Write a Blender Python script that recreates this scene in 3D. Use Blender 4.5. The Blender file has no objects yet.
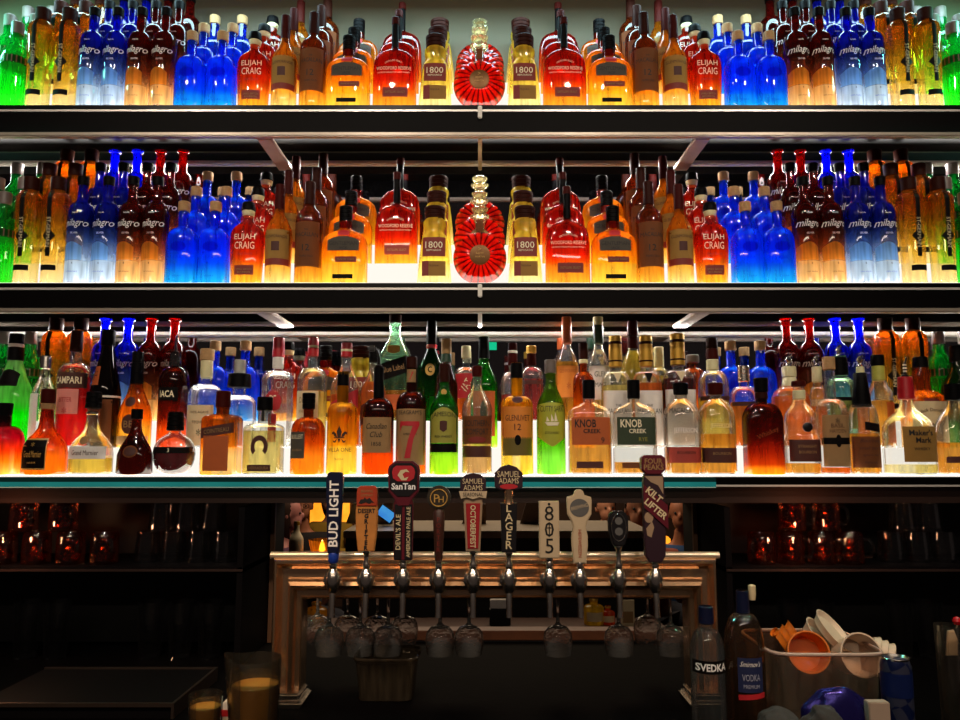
import bpy, bmesh, math, random
from mathutils import Vector, Matrix
random.seed(7)
PI = math.pi
SC = bpy.context.scene
COL = SC.collection
SC.view_settings.view_transform = 'Standard'
SC.view_settings.look = 'None'
SC.cycles.transparent_max_bounces = 32
SC.cycles.max_bounces = 10
SC.cycles.caustics_reflective = False
SC.cycles.caustics_refractive = False
SC.cycles.sample_clamp_indirect = 4.0

# ------------------------------------------------------------------ camera
F = 760.0
TH = math.atan(0.118)
CY, CZ = -2.05, 1.55
cam_d = bpy.data.cameras.new('camera')
cam = bpy.data.objects.new('camera', cam_d)
COL.objects.link(cam)
cam.location = (0, CY, CZ)
cam.rotation_euler = (PI / 2 + TH, 0, 0)
cam_d.sensor_width = 36
cam_d.lens = F * 36 / 960
cam_d.clip_start = 0.05
SC.camera = cam

def ray(px, py, Y):
    u = (px - 480) / F
    v = (360 - py) / F
    dy = math.cos(TH) - v * math.sin(TH)
    dz = math.sin(TH) + v * math.cos(TH)
    return u, dz, (Y - CY) / dy

def at(px, py, Y):
    u, dz, t = ray(px, py, Y)
    return Vector((u * t, Y, CZ + dz * t))

def mpp(py, Y):                      # metres per pixel at that height and depth
    return ray(480, py, Y)[2] / F

# ------------------------------------------------------------------ materials
def lin(h):
    h = h.lstrip('#')
    out = []
    for i in (0, 2, 4):
        c = int(h[i:i + 2], 16) / 255
        out.append(c / 12.92 if c <= 0.04045 else ((c + 0.055) / 1.055) ** 2.4)
    return (*out, 1.0)

MATS = {}

def new_mat(name):
    m = bpy.data.materials.new(name)
    m.use_nodes = True
    nt = m.node_tree
    nt.nodes.clear()
    out = nt.nodes.new('ShaderNodeOutputMaterial')
    return m, nt, out

def mat(name, hexc='808080', rough=0.5, metal=0.0, noise=0.12, scale=40.0, spec=0.5, coat=0.0, bump=0.0):
    if name in MATS:
        return MATS[name]
    m, nt, out = new_mat(name)
    b = nt.nodes.new('ShaderNodeBsdfPrincipled')
    c = lin(hexc)
    tc = nt.nodes.new('ShaderNodeTexCoord')
    nz = nt.nodes.new('ShaderNodeTexNoise')
    nz.inputs['Scale'].default_value = scale
    nz.inputs['Detail'].default_value = 3
    nt.links.new(tc.outputs['Object'], nz.inputs['Vector'])
    mx = nt.nodes.new('ShaderNodeMix')
    mx.data_type = 'RGBA'
    mx.inputs[6].default_value = tuple(x * (1 - noise) for x in c[:3]) + (1,)
    mx.inputs[7].default_value = tuple(min(1, x * (1 + noise)) for x in c[:3]) + (1,)
    nt.links.new(nz.outputs['Fac'], mx.inputs[0])
    nt.links.new(mx.outputs[2], b.inputs['Base Color'])
    b.inputs['Roughness'].default_value = rough
    b.inputs['Metallic'].default_value = metal
    b.inputs['Specular IOR Level'].default_value = spec
    b.inputs['Coat Weight'].default_value = coat
    if bump:
        bp = nt.nodes.new('ShaderNodeBump')
        bp.inputs['Strength'].default_value = bump
        bp.inputs['Distance'].default_value = 0.002
        nt.links.new(nz.outputs['Fac'], bp.inputs['Height'])
        nt.links.new(bp.outputs[0], b.inputs['Normal'])
    nt.links.new(b.outputs[0], out.inputs[0])
    MATS[name] = m
    return m

def emit(name, hexc, strength, noise_hex=None, scale=8.0):
    if name in MATS:
        return MATS[name]
    m, nt, out = new_mat(name)
    e = nt.nodes.new('ShaderNodeEmission')
    e.inputs[0].default_value = lin(hexc)
    e.inputs[1].default_value = strength
    if noise_hex:
        tc = nt.nodes.new('ShaderNodeTexCoord')
        nz = nt.nodes.new('ShaderNodeTexNoise')
        nz.inputs['Scale'].default_value = scale
        nt.links.new(tc.outputs['Object'], nz.inputs['Vector'])
        mx = nt.nodes.new('ShaderNodeMix')
        mx.data_type = 'RGBA'
        mx.inputs[6].default_value = lin(hexc)
        mx.inputs[7].default_value = lin(noise_hex)
        nt.links.new(nz.outputs['Fac'], mx.inputs[0])
        nt.links.new(mx.outputs[2], e.inputs[0])
    nt.links.new(e.outputs[0], out.inputs[0])
    MATS[name] = m
    return m

def glass(name, see, body, op=0.45, ramp=None, gloss=0.35, rays=None, edge=0.45, wavy=0.0, rough=0.04, rim=0.0):
    """Thin-walled coloured glass: tinted see-through + light scattered in the drink + a fresnel sheen.
    see = tint of what lies behind, body = colour of scattered light; ramp = [(z, see, body)...] along local z (m)."""
    if name in MATS:
        return MATS[name]
    m, nt, out = new_mat(name)
    N, L = nt.nodes, nt.links
    tr = N.new('ShaderNodeBsdfTransparent')
    tl = N.new('ShaderNodeBsdfTranslucent')
    df = N.new('ShaderNodeBsdfDiffuse')
    gl = N.new('ShaderNodeBsdfGlossy')
    gl.inputs['Roughness'].default_value = rough
    gl.inputs['Color'].default_value = (1, 1, 1, 1)
    lw = N.new('ShaderNodeLayerWeight')
    lw.inputs['Blend'].default_value = 0.35
    tc = N.new('ShaderNodeTexCoord')

    def edge_dark(src, default):
        mx = N.new('ShaderNodeMix')
        mx.data_type = 'RGBA'
        mx.blend_type = 'MULTIPLY'
        pw = N.new('ShaderNodeMath')
        pw.operation = 'POWER'
        L.new(lw.outputs['Facing'], pw.inputs[0])
        pw.inputs[1].default_value = 2.5
        L.new(pw.outputs[0], mx.inputs[0])
        if src:
            L.new(src, mx.inputs[6])
        else:
            mx.inputs[6].default_value = default
        k = 1 - edge
        d = default
        mx.inputs[7].default_value = (k * d[0] + 0.02, k * d[1] + 0.02, k * d[2] + 0.02, 1)
        return mx.outputs[2]
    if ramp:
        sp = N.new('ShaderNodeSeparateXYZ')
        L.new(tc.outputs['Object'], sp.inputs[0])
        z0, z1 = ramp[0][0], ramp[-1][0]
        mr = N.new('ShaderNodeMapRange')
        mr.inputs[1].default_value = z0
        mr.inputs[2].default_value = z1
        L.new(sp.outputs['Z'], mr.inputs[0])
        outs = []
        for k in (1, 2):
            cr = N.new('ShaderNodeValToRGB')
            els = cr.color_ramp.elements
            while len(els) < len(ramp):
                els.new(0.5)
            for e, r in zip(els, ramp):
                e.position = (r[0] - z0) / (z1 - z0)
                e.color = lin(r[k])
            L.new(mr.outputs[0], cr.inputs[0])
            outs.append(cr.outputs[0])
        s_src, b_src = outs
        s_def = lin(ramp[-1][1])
    elif rays:
        # radial ribs round the middle of a disc: rays = (z centre, count, see2, body2)
        sp = N.new('ShaderNodeSeparateXYZ')
        L.new(tc.outputs['Object'], sp.inputs[0])
        sb = N.new('ShaderNodeMath'); sb.operation = 'SUBTRACT'
        L.new(sp.outputs['Z'], sb.inputs[0]); sb.inputs[1].default_value = rays[0]
        a2 = N.new('ShaderNodeMath'); a2.operation = 'ARCTAN2'
        L.new(sb.outputs[0], a2.inputs[0]); L.new(sp.outputs['X'], a2.inputs[1])
        ml = N.new('ShaderNodeMath'); ml.operation = 'MULTIPLY'
        L.new(a2.outputs[0], ml.inputs[0]); ml.inputs[1].default_value = rays[1]
        sn = N.new('ShaderNodeMath'); sn.operation = 'SINE'
        L.new(ml.outputs[0], sn.inputs[0])
        mr = N.new('ShaderNodeMapRange')
        mr.inputs[1].default_value = -0.1; mr.inputs[2].default_value = 1.0
        L.new(sn.outputs[0], mr.inputs[0])
        res = []
        for a, b in ((see, rays[2]), (body, rays[3])):
            mx = N.new('ShaderNodeMix'); mx.data_type = 'RGBA'
            L.new(mr.outputs[0], mx.inputs[0])
            mx.inputs[6].default_value = lin(a); mx.inputs[7].default_value = lin(b)
            res.append(mx.outputs[2])
        s_src, b_src = res
        s_def = lin(see)
    else:
        s_src = b_src = None
        s_def = lin(see)
    L.new(edge_dark(s_src, s_def), tr.inputs[0])
    # slow vertical streaks painting refracted, caustic-like light into the body colour
    mpn = N.new('ShaderNodeMapping')
    mpn.inputs['Scale'].default_value = (75, 75, 9)
    L.new(tc.outputs['Object'], mpn.inputs[0])
    sn2 = N.new('ShaderNodeTexNoise')
    sn2.inputs['Scale'].default_value = 1.0
    sn2.inputs['Detail'].default_value = 1.5
    L.new(mpn.outputs[0], sn2.inputs['Vector'])
    mr2 = N.new('ShaderNodeMapRange')
    mr2.inputs[1].default_value = .35; mr2.inputs[2].default_value = .65
    mr2.inputs[3].default_value = .62; mr2.inputs[4].default_value = 1.25
    L.new(sn2.outputs['Fac'], mr2.inputs[0])
    stk = N.new('ShaderNodeMix'); stk.data_type = 'RGBA'; stk.blend_type = 'MULTIPLY'
    stk.inputs[0].default_value = 1
    if b_src:
        L.new(b_src, stk.inputs[6])
    else:
        stk.inputs[6].default_value = lin(body)
    L.new(mr2.outputs[0], stk.inputs[7])
    for n in (tl, df):
        L.new(stk.outputs[2], n.inputs[0])
    if wavy:
        nz = N.new('ShaderNodeTexNoise')
        nz.inputs['Scale'].default_value = 45
        L.new(tc.outputs['Object'], nz.inputs['Vector'])
        bp = N.new('ShaderNodeBump')
        bp.inputs['Strength'].default_value = wavy
        bp.inputs['Distance'].default_value = 0.004
        L.new(nz.outputs['Fac'], bp.inputs['Height'])
        L.new(bp.outputs[0], gl.inputs['Normal'])
        L.new(bp.outputs[0], lw.inputs['Normal'])
    m0 = N.new('ShaderNodeMixShader'); m0.inputs[0].default_value = 0.25
    L.new(tl.outputs[0], m0.inputs[1]); L.new(df.outputs[0], m0.inputs[2])
    m1 = N.new('ShaderNodeMixShader'); m1.inputs[0].default_value = op
    if rim:  # adds pale body colour at grazing edges in place of rim glints
        rp = N.new('ShaderNodeMath'); rp.operation = 'POWER'
        L.new(lw.outputs['Facing'], rp.inputs[0]); rp.inputs[1].default_value = 4
        rm = N.new('ShaderNodeMath'); rm.operation = 'MULTIPLY_ADD'
        L.new(rp.outputs[0], rm.inputs[0]); rm.inputs[1].default_value = rim; rm.inputs[2].default_value = op
        L.new(rm.outputs[0], m1.inputs[0])
    L.new(tr.outputs[0], m1.inputs[1]); L.new(m0.outputs[0], m1.inputs[2])
    m2 = N.new('ShaderNodeMixShader')
    fr = N.new('ShaderNodeMath'); fr.operation = 'MULTIPLY_ADD'
    L.new(lw.outputs['Fresnel'], fr.inputs[0]); fr.inputs[1].default_value = gloss; fr.inputs[2].default_value = 0.02
    L.new(fr.outputs[0], m2.inputs[0])
    L.new(m1.outputs[0], m2.inputs[1]); L.new(gl.outputs[0], m2.inputs[2])
    L.new(m2.outputs[0], out.inputs[0])
    MATS[name] = m
    return m

# ------------------------------------------------------------------ mesh building
class MB:
    def __init__(s):
        s.v, s.f, s.mi = [], [], []
    def add(s, vs, fs, mi=0):
        o = len(s.v)
        s.v += [tuple(p) for p in vs]
        s.f += [tuple(i + o for i in f) for f in fs]
        s.mi += [mi] * len(fs)
        return s
    def box(s, x0, x1, y0, y1, z0, z1, mi=0, bev=0.0):
        if bev <= 0:
            vs = [(x, y, z) for z in (z0, z1) for y in (y0, y1) for x in (x0, x1)]
            fs = [(0, 2, 3, 1), (4, 5, 7, 6), (0, 1, 5, 4), (2, 6, 7, 3), (0, 4, 6, 2), (1, 3, 7, 5)]
            return s.add(vs, fs, mi)
        bm = bmesh.new()
        bmesh.ops.create_cube(bm, size=1)
        for v in bm.verts:
            v.co = Vector(((x0 + x1) / 2 + v.co.x * (x1 - x0), (y0 + y1) / 2 + v.co.y * (y1 - y0), (z0 + z1) / 2 + v.co.z * (z1 - z0)))
        bmesh.ops.bevel(bm, geom=bm.edges[:], offset=bev, segments=2, affect='EDGES')
        return s.bm(bm, mi)
    def bm(s, bm, mi=0):
        bm.verts.index_update()
        s.add([v.co[:] for v in bm.verts], [[v.index for v in f.verts] for f in bm.faces], mi)
        bm.free()
        return s
    def lathe(s, prof, seg=24, c=(0, 0, 0), mi=0, mtx=None, close=True):
        vs, fs = [], []
        n = len(prof)
        for r, z in prof:
            for k in range(seg):
                a = 2 * PI * k / seg
                vs.append((c[0] + r * math.cos(a), c[1] + r * math.sin(a), c[2] + z))
        for i in range(n - 1):
            for k in range(seg):
                k2 = (k + 1) % seg
                fs.append((i * seg + k, i * seg + k2, (i + 1) * seg + k2, (i + 1) * seg + k))
        if close:
            if prof[0][0] > 1e-6:
                fs.append(tuple(range(seg))[::-1])
            if prof[-1][0] > 1e-6:
                fs.append(tuple((n - 1) * seg + k for k in range(seg)))
        if mtx is not None:
            vs = [mtx @ Vector(p) for p in vs]
        return s.add(vs, fs, mi)
    def tube(s, pts, r, seg=10, mi=0):
        pts = [Vector(p) for p in pts]
        rs = r if isinstance(r, (list, tuple)) else [r] * len(pts)
        vs, fs = [], []
        up = Vector((0.13, 0.37, 0.92)).normalized()
        for i, p in enumerate(pts):
            d = (pts[min(i + 1, len(pts) - 1)] - pts[max(i - 1, 0)]).normalized()
            a = d.cross(up)
            if a.length < 1e-3:
                a = d.cross(Vector((1, 0, 0)))
            a.normalize()
            b = d.cross(a)
            for k in range(seg):
                t = 2 * PI * k / seg
                vs.append(p + (a * math.cos(t) + b * math.sin(t)) * rs[i])
        for i in range(len(pts) - 1):
            for k in range(seg):
                k2 = (k + 1) % seg
                fs.append((i * seg + k, i * seg + k2, (i + 1) * seg + k2, (i + 1) * seg + k))
        fs.append(tuple(range(seg))[::-1])
        fs.append(tuple((len(pts) - 1) * seg + k for k in range(seg)))
        return s.add(vs, fs, mi)
    def ext(s, poly, y0, y1, mi=0, bev=0.0):
        """polygon of (x, z) extruded from y0 (front) to y1."""
        bm = bmesh.new()
        fr = [bm.verts.new((x, y0, z)) for x, z in poly]
        bk = [bm.verts.new((x, y1, z)) for x, z in poly]
        ff = bm.faces.new(fr)
        bm.faces.new(bk[::-1])
        n = len(poly)
        for i in range(n):
            bm.faces.new((fr[i], bk[i], bk[(i + 1) % n], fr[(i + 1) % n]))
        bmesh.ops.recalc_face_normals(bm, faces=bm.faces[:])
        if bev > 0:
            es = [e for e in bm.edges if abs(e.verts[0].co.y - e.verts[1].co.y) < 1e-9]
            bmesh.ops.bevel(bm, geom=es, offset=bev, segments=2, affect='EDGES', clamp_overlap=True)
        return s.bm(bm, mi)
    def mesh(s, name, mats, smooth=40):
        me = bpy.data.meshes.new(name)
        me.from_pydata(s.v, [], s.f)
        for m in (mats if isinstance(mats, (list, tuple)) else [mats]):
            me.materials.append(m)
        me.polygons.foreach_set('material_index', s.mi)
        bm = bmesh.new()
        bm.from_mesh(me)
        bmesh.ops.remove_doubles(bm, verts=bm.verts[:], dist=1e-6)
        bmesh.ops.recalc_face_normals(bm, faces=bm.faces[:])
        bm.to_mesh(me)
        bm.free()
        if smooth:
            me.polygons.foreach_set('use_smooth', [True] * len(me.polygons))
            me.set_sharp_from_angle(angle=math.radians(smooth))
        me.update()
        return me
    def flatmesh(s, name, m):
        me = bpy.data.meshes.new(name)
        me.from_pydata(s.v, [], s.f)
        me.materials.append(m)
        me.update()
        return me

def link(name, me, parent=None, loc=None, rotz=0):
    o = bpy.data.objects.new(name, me)
    COL.objects.link(o)
    if parent:
        o.parent = parent
    if loc is not None:
        o.location = loc
    if rotz:
        o.rotation_euler = (0, 0, rotz)
    return o

def tag(o, label, cat, group=None):
    o['label'] = label
    o['category'] = cat
    if group:
        o['group'] = group
    return o

def thing(name, label, cat, loc=(0, 0, 0), rotz=0, group=None):
    return tag(link(name, None, None, loc, rotz), label, cat, group)

def struct(name, me):
    o = link(name, me)
    o['kind'] = 'structure'
    return o

# ------------------------------------------------------------------ lettering
_tc = {}
def text_geo(s, bold=0.0):
    k = (s, bold)
    if k in _tc:
        return _tc[k]
    cu = bpy.data.curves.new('lettering', 'FONT')
    cu.body = s
    cu.resolution_u = 2
    cu.offset = bold
    o = bpy.data.objects.new('lettering', cu)
    COL.objects.link(o)
    dg = bpy.context.evaluated_depsgraph_get()
    dg.update()
    me = bpy.data.meshes.new_from_object(o.evaluated_get(dg))
    vs = [(v.co.x, v.co.y) for v in me.vertices]
    fs = [tuple(p.vertices) for p in me.polygons]
    bpy.data.objects.remove(o)
    bpy.data.curves.remove(cu)
    bpy.data.meshes.remove(me)
    x0 = min(v[0] for v in vs); x1 = max(v[0] for v in vs)
    z0 = min(v[1] for v in vs); z1 = max(v[1] for v in vs)
    vs = [(x - (x0 + x1) / 2, z - (z0 + z1) / 2) for x, z in vs]
    _tc[k] = (vs, fs, x1 - x0, z1 - z0)
    return _tc[k]

def text_pts(s, cx, cz, h, wmax, rot=0, bold=0.0, shear=0.0, arc=0.0, fill=False):
    """flat (x, z) points + faces of lettering, cap height h, squeezed to wmax."""
    vs, fs, w, hh = text_geo(s, bold)
    kz = h / hh
    kx = min(kz, wmax / w) if not fill else wmax / w
    out = []
    for x, z in vs:
        a, b = x * kx, z * kz
        a += shear * b
        if arc:
            b += arc * (1 - (2 * x / w) ** 2)
        if rot == 90:
            a, b = -b, a
        elif rot == -90:
            a, b = b, -a
        elif rot:
            c, t = math.cos(math.radians(rot)), math.sin(math.radians(rot))
            a, b = a * c - b * t, a * t + b * c
        out.append((cx + a, cz + b))
    return out, fs

def stack_pts(s, cx, ztop, zbot, h, wmax, bold=0.0):
    V, Fc = [], []
    n = len(s)
    for i, ch in enumerate(s):
        if ch == ' ':
            continue
        zc = ztop + (zbot - ztop) * (i + 0.5) / n
        v, f = text_pts(ch, cx, zc, h, wmax, bold=bold)
        o = len(V)
        V += v
        Fc += [tuple(q + o for q in p) for p in f]
    return V, Fc

def flat_text(name, items, y, m, parent):
    """items: list of (pts, faces); lies on the plane y facing -y."""
    b = MB()
    for v, f in items:
        b.add([(x, y, z) for x, z in v], f)
    return link(name, b.flatmesh(name, m), parent)

# ------------------------------------------------------------------ bottles
def curve_pts(kind, z0, w0, z1, w1, n=7):
    out = []
    for i in range(1, n + 1):
        t = i / n
        if kind == 'r':                       # full round shoulder
            w = w1 + (w0 - w1) * math.cos(t * PI / 2) ** 0.9
            z = z0 + (z1 - z0) * math.sin(t * PI / 2) ** 1.0
        elif kind == 's':
            w = w0 + (w1 - w0) * (t * t * (3 - 2 * t)); z = z0 + (z1 - z0) * t
        elif kind == 'c':                     # concave (bell)
            w = w0 + (w1 - w0) * math.sin(t * PI / 2); z = z0 + (z1 - z0) * t
        else:
            w = w0 + (w1 - w0) * t; z = z0 + (z1 - z0) * t
        out.append((z, w))
    return out

def prof(kind, sh, nk, nw, base=1.0, top=1.0):
    p = [(0, base * 0.93), (0.004, base * 0.975), (0.014, base)]
    if base != 1.0:
        p += [(sh * 0.35, base + (1 - base) * 0.35), (sh * 0.7, base + (1 - base) * 0.72)]
    p += [(sh, 1.0)]
    p += curve_pts(kind, sh, 1.0, nk, nw)
    p += [(top, nw)]
    return p

class Shape:
    def __init__(s, W, H, pr, n=2.0, dr=1.0):
        s.W, s.H, s.n, s.dr = W, H, n, dr
        s.pr = [(z * H, w * W / 2) for z, w in pr]
        s.nw = min(w for z, w in s.pr[3:])
    def hw(s, z):
        p = s.pr
        if z <= p[0][0]:
            return p[0][1]
        for (a, wa), (b, wb) in zip(p, p[1:]):
            if a <= z <= b:
                return wa + (wb - wa) * ((z - a) / (b - a) if b > a else 0)
        return p[-1][1]
    def hd_n(s, w):
        full = s.W / 2
        t = max(0, min(1, (w - s.nw) / max(1e-6, full - s.nw)))
        base_d = s.W * s.dr / 2
        hd = s.nw + (base_d - s.nw) * t
        return hd, 2 + (s.n - 2) * min(1, t * 1.6)
    def y(s, x, z, eps):
        w = s.hw(z)
        hd, n = s.hd_n(w)
        q = min(0.995, abs(x) / w)
        return -(hd + eps) * (1 - q ** n) ** (1 / n)

def body_mesh(S, m, seg=32, flute=None, inset=0.0, zmax=None, zmin=0.0, name='glass'):
    rings = []
    if zmax is None:
        lv = list(S.pr)
    else:
        lv = [(zmin, S.hw(zmin))] + [p for p in S.pr if zmin < p[0] < zmax] + [(zmax, S.hw(zmax))]
    if flute:
        ex = []
        for (a, wa), (b, wb) in zip(lv, lv[1:]):
            ex.append((a, wa))
            if b - a > 0.03:
                ex.append((a + 0.008, wa + (wb - wa) * 0.008 / (b - a)))
                ex.append((b - 0.008, wb - (wb - wa) * 0.008 / (b - a)))
        lv = ex + [lv[-1]]
    vs, fs = [], []
    for z, w in lv:
        hd, n = S.hd_n(w)
        w2, d2 = max(0.001, w - inset), max(0.001, hd - inset)
        for k in range(seg):
            a = 2 * PI * (k + 0.5) / seg
            c, t = math.cos(a), math.sin(a)
            r = 1.0
            if flute and flute[1] * S.H < z < flute[2] * S.H:
                r = 1 - flute[3] * abs(math.sin(a * flute[0] / 2))
            vs.append((r * w2 * math.copysign(abs(c) ** (2 / n), c), r * d2 * math.copysign(abs(t) ** (2 / n), t), z))
    L = len(lv)
    for i in range(L - 1):
        for k in range(seg):
            k2 = (k + 1) % seg
            fs.append((i * seg + k, i * seg + k2, (i + 1) * seg + k2, (i + 1) * seg + k))
    fs.append(tuple(range(seg))[::-1])
    fs.append(tuple((L - 1) * seg + k for k in range(seg)))
    return MB().add(vs, fs).mesh(name, m, 35)

def patch_mesh(S, x0, x1, z0, z1, m, shape='rect', eps=0.0008, tilt=0.0):
    """label following the front of the bottle; x in half widths, z in heights."""
    H = S.H
    nx, nz = 18, 8
    zc, zh = (z0 + z1) / 2 * H, (z1 - z0) / 2 * H
    hwm = S.W / 2
    vs, fs = [], []
    for i in range(nx + 1):
        u = -1 + 2 * i / nx
        lo, hi = -1.0, 1.0
        if shape == 'oval':
            q = math.sqrt(max(0, 1 - u * u)); lo, hi = -q, q
        elif shape == 'arch':
            hi = 1 - 0.55 * u * u
        elif shape == 'shield':
            lo = -1 + 0.45 * abs(u) ** 1.3; hi = 1 - 0.12 * u * u
        elif shape == 'diamond':
            q = 1 - abs(u); lo, hi = -q, q
        elif shape == 'tri':
            lo = -1 + 2 * abs(u); hi = 1
        elif shape == 'sun':
            q = math.sqrt(max(0, 1 - u * u)) * (0.86 + 0.14 * math.cos(i * PI)); lo, hi = -q, q
        for j in range(nz + 1):
            z = zc + zh * (lo + (hi - lo) * j / nz) + tilt * u * H
            z = max(0.002, z)
            x = hwm * ((x0 + x1) / 2 + (x1 - x0) / 2 * u)
            w = S.hw(z)
            x = max(-0.985 * w, min(0.985 * w, x))
            vs.append((x, S.y(x, z, eps), z))
    for i in range(nx):
        for j in range(nz):
            a = i * (nz + 1) + j
            fs.append((a, a + nz + 1, a + nz + 2, a + 1))
    return MB().add(vs, fs).flatmesh('label', m)

def surf_text(S, items, m, eps=0.0016):
    b = MB()
    for v, f in items:
        o = []
        for x, z in v:
            w = S.hw(z)
            x = max(-0.98 * w, min(0.98 * w, x))
            o.append((x, S.y(x, z, eps), z))
        b.add(o, f)
    return b.flatmesh('lettering', m)

def ring_part(S, z0, z1, w0, w1, m, seg=20, name='cap', ribs=0):
    H, W = S.H, S.W / 2
    a, b, r0, r1 = z0 * H, z1 * H, w0 * W, w1 * W
    e = min(0.0018, (b - a) * 0.2, r0 * 0.2)
    p = [(r0 - e, a), (r0, a + e), ((r0 + r1) / 2, (a + b) / 2), (r1, b - e), (r1 - e, b)]
    if ribs:
        p = [(r0 - e, a), (r0, a + e)]
        for i in range(1, ribs):
            z = a + (b - a) * i / ribs
            r = r0 + (r1 - r0) * i / ribs
            p += [(r, z - 0.0012), (r * 0.93, z), (r, z + 0.0012)]
        p += [(r1, b - e), (r1 - e, b)]
    return MB().lathe(p, seg).mesh(name, m)

def bottle(W, H, pr, g, n=2.0, dr=1.0, rings=(), labs=(), txt=(), liq=None, flute=None, extra=None, seg=32, body=None, band=None):
    """returns parts: list of (name, mesh, parent index, label)"""
    S = Shape(W, H, pr, n, dr)
    parts = [('bottle', body(S) if body else body_mesh(S, g, seg, flute), -1, None)]
    if liq:
        zt = liq[1] * H
        parts.append(('liquid', body_mesh(S, liq[0], 28, None, 0.0022, zt, 0.006, 'liquid'), 0, None))
    for r in rings:
        nm, z0, z1, w0, w1, m = r[:6]
        parts.append((nm, ring_part(S, z0, z1, w0, w1, m, name=nm, ribs=r[6] if len(r) > 6 else 0), 0, None))
    for lb in labs:
        x0, x1, z0, z1, m, shape = lb[:6]
        tx = lb[6] if len(lb) > 6 else []
        tilt = lb[7] if len(lb) > 7 else 0.0
        eps = lb[8] if len(lb) > 8 else 0.0008
        parts.append(('label', patch_mesh(S, x0, x1, z0, z1, m, shape, eps, tilt), 0, None))
        i = len(parts) - 1
        groups = {}
        for t in tx:
            s, zc, h, wmax, tm = t[:5]
            o = t[5] if len(t) > 5 else {}
            o = dict(o)
            cx = o.pop('cx', (x0 + x1) / 2) * W / 2
            groups.setdefault(tm.name + s, (tm, []))[1].append(text_pts(s, cx, zc * H, h * H, wmax * W / 2, **o))
        for tm, items in groups.values():
            parts.append(('lettering', surf_text(S, items, tm, eps + 0.0009), i, None))
    groups = {}
    for t in txt:
        s, zc, h, wmax, tm = t[:5]
        o = dict(t[5]) if len(t) > 5 else {}
        cx = o.pop('cx', 0) * W / 2
        groups.setdefault(tm.name + s, (tm, []))[1].append(text_pts(s, cx, zc * H, h * H, wmax * W / 2, **o))
    for tm, items in groups.values():
        parts.append(('lettering', surf_text(S, items, tm), 0, None))
    if extra:
        for nm, me in extra(S):
            parts.append((nm, me, 0, None))
    return parts

def place(parts, name, loc, label, cat, group=None, rotz=0, props=None):
    objs = []
    for nm, me, pi, lb in parts:
        o = bpy.data.objects.new(name if pi < 0 else nm, me)
        COL.objects.link(o)
        if pi >= 0:
            o.parent = objs[pi]
        if lb:
            o['label'] = lb
        objs.append(o)
    r = objs[0]
    r.location = loc
    r.rotation_euler = (0, 0, rotz)
    tag(r, label, cat, group)
    return r
# ------------------------------------------------------------------ palette
BLK = mat('black_plastic', '0c0a0b', 0.35)
CAPB = mat('cap_black', '060506', 0.5, spec=0.06)
CAPBR = mat('cap_brown', '2e110a', 0.5, spec=0.06)
CAPDR = mat('cap_dark_red', '3c0d09', 0.5, spec=0.06)
CAPRED = mat('cap_red', 'b01622', 0.35)
CAPGOLD = mat('cap_gold', 'c89a3a', 0.35, 0.5)
CAPCREAM = mat('cap_cream', 'e0d8a8', 0.45)
CAPORANGE = mat('cap_orange', 'c4571e', 0.4)
CAPDKG = mat('cap_dark_green', '10331c', 0.4)
CAPGREY = mat('cap_grey', '6a5e58', 0.4)
CAPWHITE = mat('cap_white', 'e8e2d8', 0.4)
CORK = mat('cork', 'b08a5c', 0.8, noise=0.25, scale=180)
SILVER = mat('silver', 'c9c4bc', 0.22, 1.0)
CHROME = mat('chrome', 'd8cfc4', 0.22, 1.0, noise=0.05)
BRASSY = mat('brushed_brass_steel', 'e6bc94', 0.22, .95, noise=0.1, scale=14)
CREAM = mat('ink_cream', 'f0e2c0', 0.6, noise=0.03)
WHITE = mat('ink_white', 'f2f0ee', 0.6, noise=0.03)
INK = mat('ink_black', '120d0c', 0.6, noise=0.03)
INKRED = mat('ink_red', 'b8202a', 0.5, noise=0.05)
INKBR = mat('ink_brown', '4a2210', 0.6, noise=0.05)
GOLDINK = mat('ink_gold', 'c89a4a', 0.45, noise=0.08)
L_TAN = mat('label_tan', '9c7a52', 0.7, spec=.15)
L_BROWN = mat('label_brown', '6e4024', 0.75, spec=.15)
L_RED = mat('label_red_brown', '7c2216', 0.65)
L_RUST = mat('label_rust', 'b4551e', 0.65)
L_DKBR = mat('label_dark_brown', '46190f', 0.65)
L_GREY = mat('label_grey', '4e4840', 0.7, spec=.12)
L_BLACK = mat('label_black', '0e0a0a', 0.6, spec=0.08)
L_WHITE = mat('label_white', 'e6e0da', 0.65)
L_CREAM = mat('label_cream', 'd8c49a', 0.65)
L_OLIVE = mat('label_olive', '9a9438', 0.65)
L_GREEN = mat('label_green', '2c3a22', 0.65)
L_MUST = mat('label_mustard', '98723a', 0.7, spec=.15)
L_ORANGE = mat('label_orange', 'd8812c', 0.65)
L_PINK = mat('label_pink', 'e08a80', 0.65)
L_BRED = mat('label_bright_red', 'b41c26', 0.6)

RISER = emit('lit_riser', 'fff6ea', 1.05)
TREAD = emit('lit_tread', 'fff2e0', 8.5)

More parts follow.
